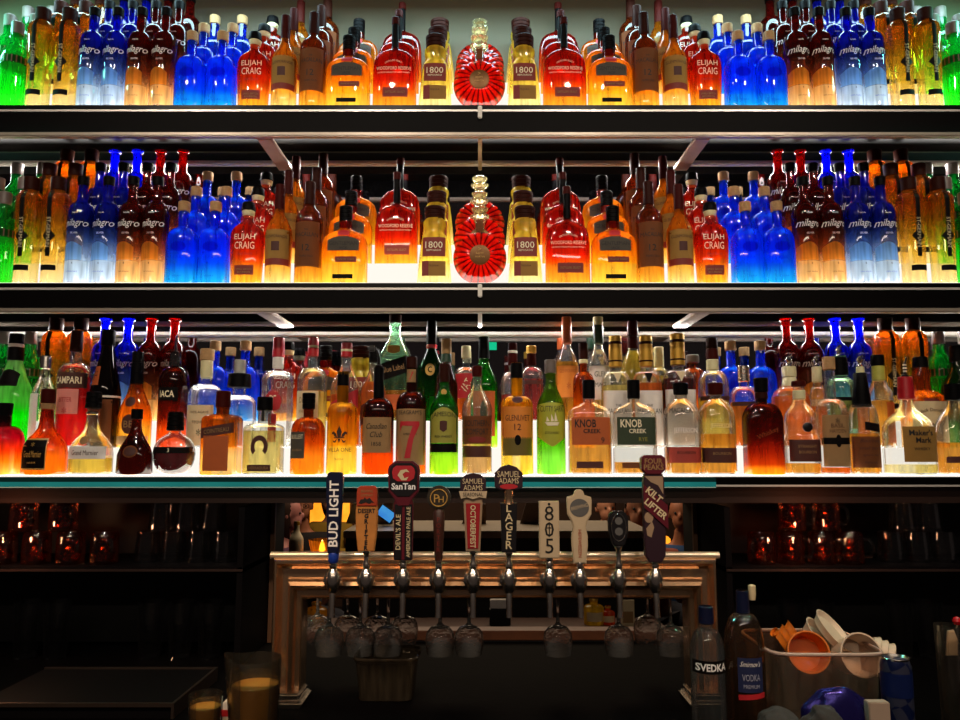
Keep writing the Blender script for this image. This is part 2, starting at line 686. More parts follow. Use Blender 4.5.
# ------------------------------------------------------------------ bar back: shelves
XL, XR = -1.75, 1.75
Z1 = at(480, 105, 0).z
Z2 = at(480, 283, 0).z
Z3 = at(480, 477, 0).z
TY = [0.048, 0.133, 0.218]
TZ = [0.0045, 0.078, 0.156]
M_SHELF = mat('shelf_black', '060505', 0.3, noise=0.2, spec=0.12)
M_FASCIA = mat('fascia_black', '050303', 0.5, spec=0.06, noise=0.25, scale=8)
M_UNDER = mat('shelf_underside', '0c0807', 0.4, spec=0.3, noise=0.3, scale=5)
M_RAIL = mat('shelf_rail', 'e6e0d8', 0.35, 0.35)
M_ARM = mat('shelf_arm', 'a89684', 0.4, 0.3)
M_MIRROR = mat('mirror', '8a8a8e', 0.03, 1.0, noise=0.02)
M_TEAL = glass('glass_edge_teal', '0e5a58', '1d8a84', 0.7, gloss=0.5)
M_TEALB = emit('glass_edge_lit', '2f9e94', 0.6, '186a68', 6)  # emission stands in for step light carried into the glass edge

def shelf(name, z, y_fascia, y_rail, which):
    t = thing(name, f'long black {which} display shelf with polished rails carrying rows of lit bottles', 'shelf', (0, 0, z))
    link('top_panel', MB().box(XL, XR, 0, 0.29, -0.012, 0).mesh('top_panel', M_SHELF), t)
    link('trim_strip', MB().box(XL, XR, 0.001, 0.01, -0.0185, -0.0125).mesh('trim_strip', M_RAIL), t)
    zf = at(480, y_fascia, 0).z - z
    link('fascia', MB().box(XL, XR, 0.006, 0.02, zf, -0.019).mesh('fascia', M_FASCIA), t)
    link('lower_rail', MB().box(XL, XR, -0.002, 0.022, zf - 0.012, zf, bev=0.003).mesh('lower_rail', mat('lower_rail', 'a89a8c', .35, .4)), t)
    link('underside', MB().box(XL, XR, 0.022, 0.288, -0.02, -0.0125).mesh('underside', M_UNDER), t)
    for k, yr in enumerate(y_rail):
        zr = at(480, yr, 0.272).z - z
        link('rear_rail', MB().box(XL, XR, 0.266, 0.287, zr - 0.007, zr + 0.007, bev=0.003).mesh('rear_rail', M_RAIL), t)
    for xp in (262, 480, 705):
        x = at(xp, 134 if which == 'top' else 309, 0.0).x
        w = 0.022 if xp != 480 else 0.006
        link('bracket', MB().box(x - w, x + w, 0.022, 0.268, zf - 0.012, zf - 0.001, bev=0.002).mesh('bracket', M_ARM), t)
    link('joint_clip', MB().box(-0.006, 0.006, -0.004, 0.004, -0.04, -0.003, bev=0.002).mesh('joint_clip', CAPWHITE), t)
    return t

shelf('display_shelf', Z1, 132, (163,), 'top')
shelf('display_shelf', Z2, 308, (324, 334), 'middle')
t = thing('display_shelf', 'lowest display shelf with a thick teal glass edge above the beer taps', 'shelf', (0, 0, Z3))
xs = at(716, 480, 0).x
link('glass_panel', MB().box(XL, xs, 0, 0.29, -0.013, 0).mesh('glass_panel', mat('glass_top_dark_teal', '0c3436', 0.15)), t)
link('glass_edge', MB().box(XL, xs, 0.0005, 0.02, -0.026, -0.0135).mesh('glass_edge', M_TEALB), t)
link('edge_highlight', MB().box(XL, xs, 0.0, 0.004, -0.0285, -0.0262).mesh('edge_highlight', mat('edge_pale', 'b8d8d0', .3)), t)
link('black_panel', MB().box(xs, XR, 0, 0.29, -0.02, 0).mesh('black_panel', M_SHELF), t)
link('trim_strip', MB().box(xs, XR, 0.0005, 0.01, -0.0255, -0.0205).mesh('trim_strip', M_RAIL), t)
zf = at(480, 503, 0.03).z - Z3
link('fascia', MB().box(XL, XR, 0.03, 0.05, zf, -0.0265).mesh('fascia', mat('fascia_brown', '2a1a14', 0.4, noise=0.3, scale=6)), t)

for z, nm in ((Z1, 'top'), (Z2, 'middle'), (Z3, 'lowest')):
    for tier in (0, 1, 2):
        o = MB()
        y0 = (0.012, 0.0905, 0.1755)[tier]
        y1 = (0.0895, 0.1745, 0.262)[tier]
        zt = TZ[tier] - 0.0008
        zb = 0.0006
        x0, x1 = XL + 0.02, XR - 0.02
        o.add([(x0, y0, zb), (x1, y0, zb), (x1, y1, zb), (x0, y1, zb), (x0, y0, zt), (x1, y0, zt), (x1, y1, zt), (x0, y1, zt)],
              [(0, 3, 2, 1), (0, 1, 5, 4), (1, 2, 6, 5), (2, 3, 7, 6), (3, 0, 4, 7)], 0)
        o.add([(x0, y0, zt), (x1, y0, zt), (x1, y1, zt), (x0, y1, zt)], [(0, 1, 2, 3)], 1)
        q = link('lit_shelf_step', o.mesh('lit_shelf_step', [RISER, TREAD], 0), None, (0, 0, z))
        tag(q, f'glowing white acrylic step under the {("front", "second", "back")[tier]} row of bottles on the {nm} shelf', 'shelf light')

# ------------------------------------------------------------------ room shell
FL = -0.15
CT = at(480, 735, -0.45).z            # bar counter top
M_WALLTOP = mat('wall_paint', '5a5642', 0.6, noise=0.1, scale=3)
M_WALLBLK = mat('wall_black', '0a090b', 0.6, noise=0.3, scale=12)
ZO = at(480, 500, 0.30).z
xo0, xo1 = at(275, 560, 0.30).x, at(693, 560, 0.30).x  # opening stands in for the mirror behind the taps
b = MB()
b.box(-3.2, 3.2, 0.30, 0.40, Z1 - 0.02, 3.2, 0)
b.box(-3.2, 3.2, 0.30, 0.40, ZO, Z1 - 0.02, 1)
b.box(-3.2, xo0, 0.30, 0.40, FL, ZO, 1)
b.box(xo1, 3.2, 0.30, 0.40, FL, ZO, 1)
b.box(xo0, xo1, 0.30, 0.40, FL, CT, 1)
struct('wall_back', b.mesh('wall_back', [M_WALLTOP, M_WALLBLK], 0))
b = MB()
tr = 0.012
b.box(xo0 - tr, xo0, 0.285, 0.30, CT, ZO); b.box(xo1, xo1 + tr, 0.285, 0.30, CT, ZO)
b.box(xo0 - tr, xo1 + tr, 0.285, 0.30, ZO, ZO + 0.01)
struct('trim_1', b.mesh('trim_1', mat('trim_wood', '6a4a34', 0.45), 0))
zsl = at(480, 631, .30).z
struct('trim_2', MB().box(xo0, xo1, .301, .36, CT + .0005, zsl, bev=.003).mesh('trim_2', mat('sill_brown', '5a3018', .5, noise=.45, scale=22), 0))  # brown sill added where the mirror shows a bar counter band
struct('floor', MB().box(-3.3, 3.3, -3.2, 6.6, FL - 0.05, FL).mesh('floor', mat('floor_dark', '1d1512', 0.5, noise=0.3, scale=3), 0))
struct('ceiling', MB().box(-3.3, 3.3, 0.4, 6.6, 3.0, 3.1).mesh('ceiling', mat('ceiling_dark', '241c18', 0.8), 0))
struct('wall_far', MB().box(-3.3, 3.3, 6.5, 6.6, FL, 3.0).mesh('wall_far', mat('far_wall_brown', '4a3226', 0.7, noise=0.3, scale=2), 0))  # far walls and ceiling enclose the reflection built as a room
struct('wall_left', MB().box(-3.3, -3.2, 0.4, 6.5, FL, 3.0).mesh('wall_left', mat('side_wall_brown', '3a261e', 0.7), 0))
struct('wall_right', MB().box(3.2, 3.3, 0.4, 6.5, FL, 3.0).mesh('wall_right', mat('side_wall_brown', '3a261e', 0.7), 0))

q = link('mirror_panel', MB().box(XL, XR, 0.288, 0.298, Z2 + 0.002, Z1 - 0.095).mesh('mirror_panel', M_MIRROR, 0))
tag(q, 'dark mirror behind the bottles of the middle shelf', 'mirror')
q = link('mirror_panel', MB().box(XL, XR, 0.288, 0.298, Z3 + 0.002, Z2 - 0.09).mesh('mirror_panel', M_MIRROR, 0))
tag(q, 'dark mirror behind the bottles of the lowest shelf', 'mirror')

# ------------------------------------------------------------------ bottles of the two upper shelves
S0 = 1 / mpp(235, 0.048)
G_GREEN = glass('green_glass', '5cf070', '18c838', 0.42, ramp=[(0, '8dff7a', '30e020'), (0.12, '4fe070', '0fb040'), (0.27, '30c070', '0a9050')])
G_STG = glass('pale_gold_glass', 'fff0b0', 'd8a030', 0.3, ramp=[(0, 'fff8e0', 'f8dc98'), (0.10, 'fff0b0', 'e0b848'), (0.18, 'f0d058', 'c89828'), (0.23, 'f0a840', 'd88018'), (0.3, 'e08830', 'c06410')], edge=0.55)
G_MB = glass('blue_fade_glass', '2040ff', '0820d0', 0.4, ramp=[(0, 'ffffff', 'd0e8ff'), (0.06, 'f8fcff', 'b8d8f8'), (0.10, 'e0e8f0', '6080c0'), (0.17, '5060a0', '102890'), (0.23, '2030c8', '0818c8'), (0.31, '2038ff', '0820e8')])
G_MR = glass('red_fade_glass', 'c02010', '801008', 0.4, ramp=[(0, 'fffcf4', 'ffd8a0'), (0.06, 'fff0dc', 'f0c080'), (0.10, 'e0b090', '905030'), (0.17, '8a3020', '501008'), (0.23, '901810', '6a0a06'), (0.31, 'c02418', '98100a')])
G_DOME = glass('cobalt_glass', '40a0ff', '0450ff', 0.38, ramp=[(0, '70e0ff', '18c0ff'), (0.035, '68d0ff', '10a8ff'), (0.05, '48a0ff', '0870ff'), (0.1, '3880ff', '0450ff'), (0.24, '3070ff', '0640e8')])  # pale base of the ramp paints in the riser glow behind
G_ELI = glass('red_amber_whiskey', 'ff8040', 'e03810', 0.42, ramp=[(0, 'ffe490', 'ffc838'), (0.045, 'ffd070', 'ffa828'), (0.075, 'f88838', 'f05c14'), (0.12, 'e85028', 'd02c0c'), (0.18, 'd03820', 'a01c08'), (0.22, 'f0b090', 'b05030')])  # from here down, ramp bases carry the same painted riser glow
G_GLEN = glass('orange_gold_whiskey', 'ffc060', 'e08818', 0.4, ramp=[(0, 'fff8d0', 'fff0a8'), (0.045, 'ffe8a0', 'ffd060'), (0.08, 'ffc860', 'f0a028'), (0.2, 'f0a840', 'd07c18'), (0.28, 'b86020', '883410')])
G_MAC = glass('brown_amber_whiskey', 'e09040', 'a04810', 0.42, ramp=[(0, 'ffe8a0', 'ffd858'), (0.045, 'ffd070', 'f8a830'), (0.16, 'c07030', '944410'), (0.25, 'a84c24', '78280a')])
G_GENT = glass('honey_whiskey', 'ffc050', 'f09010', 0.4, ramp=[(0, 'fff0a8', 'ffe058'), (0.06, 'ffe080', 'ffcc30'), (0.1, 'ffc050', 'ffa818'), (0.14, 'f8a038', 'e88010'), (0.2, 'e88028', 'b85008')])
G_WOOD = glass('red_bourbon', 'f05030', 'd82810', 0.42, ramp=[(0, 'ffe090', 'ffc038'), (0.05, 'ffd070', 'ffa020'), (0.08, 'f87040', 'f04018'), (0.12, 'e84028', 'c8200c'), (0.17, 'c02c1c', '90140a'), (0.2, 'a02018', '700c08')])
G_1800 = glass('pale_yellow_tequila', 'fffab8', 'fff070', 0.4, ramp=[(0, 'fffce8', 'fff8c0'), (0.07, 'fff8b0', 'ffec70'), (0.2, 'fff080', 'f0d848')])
RC = 0.077
G_REMY = glass('ruby_cognac', 'ff5038', 'f03018', 0.5, rays=(RC, 22, '801410', '6a0c08'), edge=0.3)
G_CLEAR = glass('clear_glass', 'f4f6f4', 'b8bcc0', 0.10, gloss=0.7, edge=0.6, wavy=0.15)

BAND = mat('band_red_brown', '6a3a24', 0.5)
PANEL_B = glass('step_glow_pale_blue', 'eaf6ff', 'e0f2ff', 0.6, gloss=0.1)  # pale panels paint in the lit steps refracted through the bottle
PANEL_B2 = glass('step_glow_blue', 'c4e4ff', '90caff', 0.65, gloss=0.1)
PANEL_R = glass('step_glow_cream_orange', 'fff0c8', 'ffe0a0', 0.6, gloss=0.1)
PANEL_R2 = glass('step_glow_orange', 'ffdc90', 'ffb848', 0.65, gloss=0.1)
BLUEINK = mat('ink_deep_blue', '0a2cae', 0.5)

def px(w):
    return w / S0

def remy_body(S):
    R = S.W / 2
    vs, fs = [], []
    nr, na = 14, 88
    for side in (-1, 1):
        pass
    # disc: rings from the centre outwards on the front, then back
    rings = []
    for side in (-1, 1):
        for i in range(nr + 1):
            t = i / nr
            rings.append((side, t))
    seq = [(-1, i / nr) for i in range(1, nr + 1)] + [(1, i / nr) for i in range(nr - 1, 0, -1)]
    Dp = S.W * 0.27
    for sd, t in seq:
        for k in range(na):
            a = 2 * PI * k / na
            rr = R * math.sin(t * PI / 2) if t < 1 else R
            y = Dp * math.cos(t * PI / 2)
            y *= 1 - 0.16 * (0.5 + 0.5 * math.sin(22 * a)) * min(1, max(0, (t - 0.3) * 4))
            if t >= 0.99:
                y = 0.0
            z = RC + rr * math.sin(a)
            vs.append((rr * math.cos(a), sd * y, max(0.0, z)))
    n = len(seq)
    for i in range(n - 1):
        for k in range(na):
            k2 = (k + 1) % na
            fs.append((i * na + k, i * na + k2, (i + 1) * na + k2, (i + 1) * na + k))
    fs.append(tuple(range(na)))
    fs.append(tuple((n - 1) * na + k for k in range(na))[::-1])
    return MB().add(vs, fs).mesh('decanter', G_REMY, 60)

def remy_extra(S):
    R = S.W / 2
    top = RC + R - 0.004
    out = [('neck', MB().lathe([(0.016, top - 0.006), (0.013, top + 0.006), (0.013, top + 0.03), (0.017, top + 0.034), (0.017, top + 0.04)], 20).mesh('neck', G_CLEAR))]
    out.append(('neck_label', MB().box(-0.009, 0.009, -0.0175, -0.014, top + 0.002, top + 0.034, bev=0.001).mesh('neck_label', L_BROWN)))
    out.append(('stopper', MB().lathe([(0.012, top + 0.04), (0.026, top + 0.046), (0.027, top + 0.052), (0.014, top + 0.06), (0.022, top + 0.066), (0.024, top + 0.073), (0.014, top + 0.08), (0.004, top + 0.082)], 20).mesh('stopper', G_STOP)))
    yf = -S.W * 0.27 - 0.001
    m = MB()
    m.lathe([(0.0285, -0.002), (0.0285, 0.001), (0.025, 0.002), (0.0, 0.0022)], 32, mtx=Matrix.Translation((0, yf + 0.002, RC)) @ Matrix.Rotation(PI / 2, 4, 'X'))
    out.append(('medallion', m.mesh('medallion', mat('medallion_bronze', '6a4418', 0.4, 0.5))))
    t = MB()
    for s, z, h, w in (('REMY', 0.004, 0.006, 0.03), ('MARTIN', -0.006, 0.005, 0.036)):
        v, f = text_pts(s, 0, RC + z, h, w)
        t.add([(x, yf - 0.0012, z2) for x, z2 in v], f)
    v, f = text_pts('>', 0, RC + 0.016, 0.008, 0.012)
    t.add([(x, yf - 0.0012, z2) for x, z2 in v], f)
    out.append(('lettering', t.flatmesh('lettering', GOLDINK)))
    return out
G_STOP = glass('crystal_stopper', 'fffbe0', 'f4e8b8', 0.3, gloss=0.7)

def stg_extra(S):
    return []

K = {}
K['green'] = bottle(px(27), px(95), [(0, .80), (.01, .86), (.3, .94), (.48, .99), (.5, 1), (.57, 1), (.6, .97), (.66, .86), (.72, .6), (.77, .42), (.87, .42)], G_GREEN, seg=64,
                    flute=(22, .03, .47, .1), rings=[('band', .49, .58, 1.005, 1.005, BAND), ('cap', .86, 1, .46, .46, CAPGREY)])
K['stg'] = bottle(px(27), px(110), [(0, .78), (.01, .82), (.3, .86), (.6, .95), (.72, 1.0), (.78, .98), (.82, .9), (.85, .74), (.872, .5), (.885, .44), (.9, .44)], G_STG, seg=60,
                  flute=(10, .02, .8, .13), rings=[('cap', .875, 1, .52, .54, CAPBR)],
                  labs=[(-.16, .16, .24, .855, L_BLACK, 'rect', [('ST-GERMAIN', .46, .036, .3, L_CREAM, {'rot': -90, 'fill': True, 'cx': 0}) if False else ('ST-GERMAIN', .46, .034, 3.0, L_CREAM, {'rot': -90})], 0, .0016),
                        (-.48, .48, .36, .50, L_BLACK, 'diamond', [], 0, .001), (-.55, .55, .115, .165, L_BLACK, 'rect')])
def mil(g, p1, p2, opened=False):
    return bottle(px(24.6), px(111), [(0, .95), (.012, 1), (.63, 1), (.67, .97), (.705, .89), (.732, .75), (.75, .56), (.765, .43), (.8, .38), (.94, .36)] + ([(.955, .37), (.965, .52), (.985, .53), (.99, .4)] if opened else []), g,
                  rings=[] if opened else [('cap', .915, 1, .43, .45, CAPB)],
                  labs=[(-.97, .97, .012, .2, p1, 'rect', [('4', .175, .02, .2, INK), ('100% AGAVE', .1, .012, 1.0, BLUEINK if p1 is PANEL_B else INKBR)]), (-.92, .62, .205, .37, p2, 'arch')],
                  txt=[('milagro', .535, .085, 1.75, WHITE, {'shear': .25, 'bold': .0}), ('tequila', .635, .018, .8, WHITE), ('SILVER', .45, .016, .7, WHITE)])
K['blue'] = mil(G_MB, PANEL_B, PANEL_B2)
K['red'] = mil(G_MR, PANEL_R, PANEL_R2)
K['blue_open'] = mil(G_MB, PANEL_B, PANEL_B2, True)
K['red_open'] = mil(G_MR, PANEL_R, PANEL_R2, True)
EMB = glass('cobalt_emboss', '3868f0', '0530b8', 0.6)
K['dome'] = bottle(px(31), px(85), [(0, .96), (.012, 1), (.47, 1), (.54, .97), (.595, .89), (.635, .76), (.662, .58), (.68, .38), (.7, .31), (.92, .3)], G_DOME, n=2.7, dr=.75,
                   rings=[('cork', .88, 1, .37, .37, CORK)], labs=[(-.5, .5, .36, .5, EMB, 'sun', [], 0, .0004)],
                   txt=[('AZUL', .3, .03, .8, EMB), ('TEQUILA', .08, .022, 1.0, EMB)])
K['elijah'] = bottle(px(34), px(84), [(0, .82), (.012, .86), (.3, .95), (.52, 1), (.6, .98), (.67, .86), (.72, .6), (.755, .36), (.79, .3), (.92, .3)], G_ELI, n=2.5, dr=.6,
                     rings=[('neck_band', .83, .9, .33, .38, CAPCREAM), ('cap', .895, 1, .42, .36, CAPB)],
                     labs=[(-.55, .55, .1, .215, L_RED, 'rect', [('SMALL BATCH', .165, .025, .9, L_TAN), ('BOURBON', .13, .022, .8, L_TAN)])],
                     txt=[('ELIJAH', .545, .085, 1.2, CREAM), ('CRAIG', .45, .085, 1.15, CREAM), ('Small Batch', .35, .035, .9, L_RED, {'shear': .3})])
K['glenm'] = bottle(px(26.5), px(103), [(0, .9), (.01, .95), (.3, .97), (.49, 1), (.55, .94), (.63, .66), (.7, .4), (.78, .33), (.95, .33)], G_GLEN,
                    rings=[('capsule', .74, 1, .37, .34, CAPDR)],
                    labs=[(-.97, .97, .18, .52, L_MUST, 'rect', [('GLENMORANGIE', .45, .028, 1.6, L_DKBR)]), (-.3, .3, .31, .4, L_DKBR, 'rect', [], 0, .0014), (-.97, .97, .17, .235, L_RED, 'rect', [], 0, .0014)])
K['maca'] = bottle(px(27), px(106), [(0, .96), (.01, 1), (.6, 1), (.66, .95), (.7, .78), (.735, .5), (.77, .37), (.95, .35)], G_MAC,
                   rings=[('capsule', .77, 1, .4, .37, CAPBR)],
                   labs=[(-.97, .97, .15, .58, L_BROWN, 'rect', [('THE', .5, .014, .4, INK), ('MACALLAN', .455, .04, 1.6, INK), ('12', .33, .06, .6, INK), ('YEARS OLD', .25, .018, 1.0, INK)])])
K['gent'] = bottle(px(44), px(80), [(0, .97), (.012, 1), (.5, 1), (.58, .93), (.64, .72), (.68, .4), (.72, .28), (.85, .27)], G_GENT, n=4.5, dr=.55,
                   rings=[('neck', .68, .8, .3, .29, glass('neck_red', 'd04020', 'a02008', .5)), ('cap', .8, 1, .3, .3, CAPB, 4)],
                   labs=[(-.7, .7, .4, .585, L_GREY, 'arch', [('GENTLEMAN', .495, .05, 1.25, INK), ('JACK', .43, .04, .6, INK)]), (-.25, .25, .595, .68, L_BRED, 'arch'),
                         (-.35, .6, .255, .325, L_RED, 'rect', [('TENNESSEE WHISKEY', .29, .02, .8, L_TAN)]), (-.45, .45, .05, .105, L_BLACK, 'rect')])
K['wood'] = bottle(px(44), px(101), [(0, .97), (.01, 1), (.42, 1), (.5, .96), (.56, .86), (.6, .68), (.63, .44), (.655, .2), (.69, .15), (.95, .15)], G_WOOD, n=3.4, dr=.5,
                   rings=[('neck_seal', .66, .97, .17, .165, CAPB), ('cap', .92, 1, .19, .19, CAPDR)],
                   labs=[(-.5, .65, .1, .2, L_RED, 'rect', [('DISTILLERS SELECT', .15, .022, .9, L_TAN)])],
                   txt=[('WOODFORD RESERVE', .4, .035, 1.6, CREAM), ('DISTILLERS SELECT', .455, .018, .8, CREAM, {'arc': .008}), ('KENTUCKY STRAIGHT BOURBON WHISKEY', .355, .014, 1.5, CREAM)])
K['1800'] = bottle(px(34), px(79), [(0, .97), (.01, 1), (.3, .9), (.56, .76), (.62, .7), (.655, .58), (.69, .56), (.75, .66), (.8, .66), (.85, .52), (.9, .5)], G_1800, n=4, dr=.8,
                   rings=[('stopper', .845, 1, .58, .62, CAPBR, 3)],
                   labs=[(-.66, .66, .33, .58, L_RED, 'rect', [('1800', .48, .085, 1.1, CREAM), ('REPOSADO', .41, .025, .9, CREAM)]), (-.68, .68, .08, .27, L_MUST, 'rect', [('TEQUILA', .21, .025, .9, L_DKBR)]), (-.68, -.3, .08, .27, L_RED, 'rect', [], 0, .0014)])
K['remy'] = bottle(px(53), px(80), [(0, .3), (.01, .4), (.5, 1), (1, .2)], G_REMY, body=remy_body, extra=remy_extra)

DESC = {
    'green': ('gin_bottle', 'green fluted gin bottle with brown band', 'green gin bottle'),
    'stg': ('liqueur_bottle', 'fluted pale gold bottle with black cross label', 'liqueur bottle'),
    'blue': ('tequila_bottle', 'tall blue bottle with white script', 'tequila bottle'),
    'red': ('tequila_bottle', 'tall dark red bottle with white script', 'tequila bottle'),
    'dome': ('spirit_bottle', 'domed cobalt blue corked bottle', 'blue bottle'),
    'elijah': ('bourbon_bottle', 'rounded red bourbon bottle with cream capitals', 'whiskey bottle'),
    'glenm': ('whisky_bottle', 'slim orange whisky bottle with red neck', 'whiskey bottle'),
    'maca': ('whisky_bottle', 'slim whisky bottle with broad brown 12 label', 'whiskey bottle'),
    'gent': ('whiskey_bottle', 'broad honey whiskey bottle with grey label', 'whiskey bottle'),
    'wood': ('bourbon_bottle', 'broad red flask with thin black neck', 'whiskey bottle'),
    '1800': ('tequila_bottle', 'tapered yellow tequila bottle with brown stopper', 'tequila bottle'),
    'remy': ('cognac_decanter', 'round ribbed ruby cognac decanter', 'cognac bottle'),
}
GRP = {'green': 'green gin bottles', 'stg': 'fluted liqueur bottles', 'blue': 'blue tequila bottles', 'red': 'red tequila bottles', 'dome': 'domed blue bottles',
       'elijah': 'rounded red bourbons', 'glenm': 'slim orange whiskies', 'maca': 'slim brown label whiskies', 'gent': 'broad honey whiskeys', 'wood': 'broad red bourbons',
       '1800': 'tapered yellow tequilas', 'remy': 'round cognac decanters'}
COLS = [('green', -29, 'outer left'), ('green', -1, 'inner left'), ('stg', 25, 'outer left'), ('stg', 52, 'inner left'),
        ('blue', 78, 'outer left'), ('blue', 103, 'inner left'), ('red', 128, 'outer left'), ('red', 153, 'inner left'),
        ('dome', 181, 'outer left'), ('dome', 212.5, 'inner left'), ('elijah', 246, 'left half'), ('glenm', 277.5, 'left half'), ('maca', 307.5, 'left half'),
        ('gent', 344, 'left half'), ('wood', 392, 'left half'), ('1800', 434, 'left half'), ('remy', 479, 'centre'),
        ('1800', 525, 'right half'), ('wood', 567, 'right half'), ('gent', 613, 'right half'), ('maca', 649.5, 'right half'), ('glenm', 680.5, 'right half'), ('elijah', 712, 'right half'),
        ('dome', 747, 'inner right'), ('dome', 779, 'outer right'), ('red', 807, 'inner right'), ('red', 832, 'outer right'),
        ('blue', 860, 'inner right'), ('blue', 885, 'outer right'), ('stg', 914, 'inner right'), ('stg', 943, 'outer right'),
        ('green', 970, 'inner right'), ('green', 998, 'outer right')]
ROWN = ['front row', 'second row', 'back row']
def put(k, xpx, tier, z, sname, pos):
    nm, d, cat = DESC[k]
    mk = k + '_open' if k in ('blue', 'red') and tier == 2 and sname != 'top' else k
    if mk != k:
        d = d.replace('bottle with', 'uncapped bottle with')
    j = random.uniform(-0.0012, 0.0012)
    lab = f'{d}, {ROWN[tier]} of {sname} shelf, {pos}'
    return place(K[mk], nm, (at(xpx + .5, 272, TY[0]).x + j, TY[tier] + random.uniform(-.001, .001), z + TZ[tier]), lab, cat, GRP[k] + f' on the {sname} shelf')
for sname, z in (('top', Z1), ('middle', Z2)):
    for k, xpx, pos in COLS:
        for tier in (0, 1, 2):
            if abs(xpx - 479) > 440 and k == 'green' and (xpx < -10 or xpx > 990) and tier == 0:
                continue
            if sname == 'middle' and k == 'wood' and tier == 0 and xpx < 479:
                continue
            put(k, xpx, tier, z, sname, pos)
# back row of the lowest shelf: the colour columns again
for k, xpx, pos in COLS:
    if k in ('green', 'stg', 'blue', 'red') or (k == 'dome' and xpx > 479):
        put(k, xpx, 2, Z3, 'lowest', pos)
for k, xs_, pos in (('dome', 215, 'outer left'), ('dome', 245, 'inner left'), ('elijah', 288, 'left half'), ('gent', 326, 'left half'), ('1800', 361, 'left half')):
    put(k, 479.5 + at(xs_, 370, TY[2]).x / mpp(272, TY[0]), 2, Z3, 'lowest', pos)
# ------------------------------------------------------------------ lowest shelf: one of each
def amb(name, lo, mid, hi, op=0.42, top=None):  # lighter lo tones paint the step's glow into the bottle base
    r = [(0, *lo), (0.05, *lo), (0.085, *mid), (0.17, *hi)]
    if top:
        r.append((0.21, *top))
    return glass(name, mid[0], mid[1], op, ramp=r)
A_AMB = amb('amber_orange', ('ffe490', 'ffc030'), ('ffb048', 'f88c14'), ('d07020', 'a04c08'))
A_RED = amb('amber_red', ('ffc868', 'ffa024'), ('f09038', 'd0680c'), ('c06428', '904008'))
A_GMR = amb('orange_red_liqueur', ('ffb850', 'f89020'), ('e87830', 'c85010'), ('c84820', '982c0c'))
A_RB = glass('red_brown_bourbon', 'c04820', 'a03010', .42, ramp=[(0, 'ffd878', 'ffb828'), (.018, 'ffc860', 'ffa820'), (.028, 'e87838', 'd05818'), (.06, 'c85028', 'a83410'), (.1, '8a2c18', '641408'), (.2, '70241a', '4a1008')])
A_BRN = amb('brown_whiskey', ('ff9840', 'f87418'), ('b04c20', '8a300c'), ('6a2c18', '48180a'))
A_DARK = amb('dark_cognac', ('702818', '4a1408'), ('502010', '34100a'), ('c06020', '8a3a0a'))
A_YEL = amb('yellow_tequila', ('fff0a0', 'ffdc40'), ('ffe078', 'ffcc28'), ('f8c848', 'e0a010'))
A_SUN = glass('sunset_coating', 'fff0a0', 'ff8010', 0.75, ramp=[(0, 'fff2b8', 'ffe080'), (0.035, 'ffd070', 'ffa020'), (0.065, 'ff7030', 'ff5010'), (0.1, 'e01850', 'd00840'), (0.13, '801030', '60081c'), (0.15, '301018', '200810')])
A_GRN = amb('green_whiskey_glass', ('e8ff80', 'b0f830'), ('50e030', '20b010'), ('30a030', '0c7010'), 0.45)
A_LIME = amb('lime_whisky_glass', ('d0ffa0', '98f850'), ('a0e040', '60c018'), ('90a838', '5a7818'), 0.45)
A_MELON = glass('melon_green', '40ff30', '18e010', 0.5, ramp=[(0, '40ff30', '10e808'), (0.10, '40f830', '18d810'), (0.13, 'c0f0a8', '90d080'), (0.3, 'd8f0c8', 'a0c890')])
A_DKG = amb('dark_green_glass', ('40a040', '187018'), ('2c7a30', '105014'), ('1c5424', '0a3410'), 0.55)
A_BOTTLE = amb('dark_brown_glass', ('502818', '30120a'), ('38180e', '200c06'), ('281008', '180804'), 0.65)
G_PALEG = glass('pale_green_glass', 'd0f0d8', '90c8a0', 0.16, gloss=0.7, edge=0.6)
Q_ORG = glass('liquid_orange', 'ffdc98', 'ffc448', 0.4, gloss=0.05)
Q_GOLD = glass('liquid_gold', 'fff0a8', 'ffe058', 0.4, gloss=0.05)
Q_YEL = glass('liquid_yellow', 'fff6c8', 'ffee98', 0.35, gloss=0.05)
Q_PEACH = glass('liquid_peach', 'ffe8c0', 'ffd490', 0.4, gloss=0.05)
Q_AMB = glass('liquid_amber', 'ffb868', 'f89828', 0.45, gloss=0.05)
Q_RED = glass('liquid_red', 'ff4040', 'f02020', 0.5, gloss=0.05)
Q_WINE = glass('liquid_dark_red', '90102c', '70041c', 0.6, gloss=0.05)
Q_PINK = glass('liquid_pink', 'f08080', 'c84848', 0.4, gloss=0.05)
Q_BRN = glass('liquid_brown_red', 'b03818', '801c08', 0.5, gloss=0.05)

def B3(name, label, cat, x, ytop, w, tier, pr, g, group=None, **kw):
    Y = TY[tier]
    zb = Z3 + TZ[tier]
    W = w * mpp(430, Y)
    H = at(x, ytop, Y).z - zb
    return place(bottle(W, H, pr, g, **kw), name, (at(x, 435, Y).x, Y, zb), label, cat, group)

def polys(S, ps, m, eps=0.0018):
    b = MB()
    for p in ps:
        q = bmesh.new()
        q.faces.new([q.verts.new((x, 0, z)) for x, z in p])
        bmesh.ops.triangulate(q, faces=q.faces[:])
        for _ in range(3):
            es = [e for e in q.edges if e.calc_length() > .006]
            if es:
                bmesh.ops.subdivide_edges(q, edges=es, cuts=1, use_grid_fill=True)
                bmesh.ops.triangulate(q, faces=[f for f in q.faces if len(f.verts) > 3])
        for v in q.verts:
            v.co.y = S.y(v.co.x, v.co.z, eps)
        b.bm(q)
    return b.flatmesh('emblem', m)

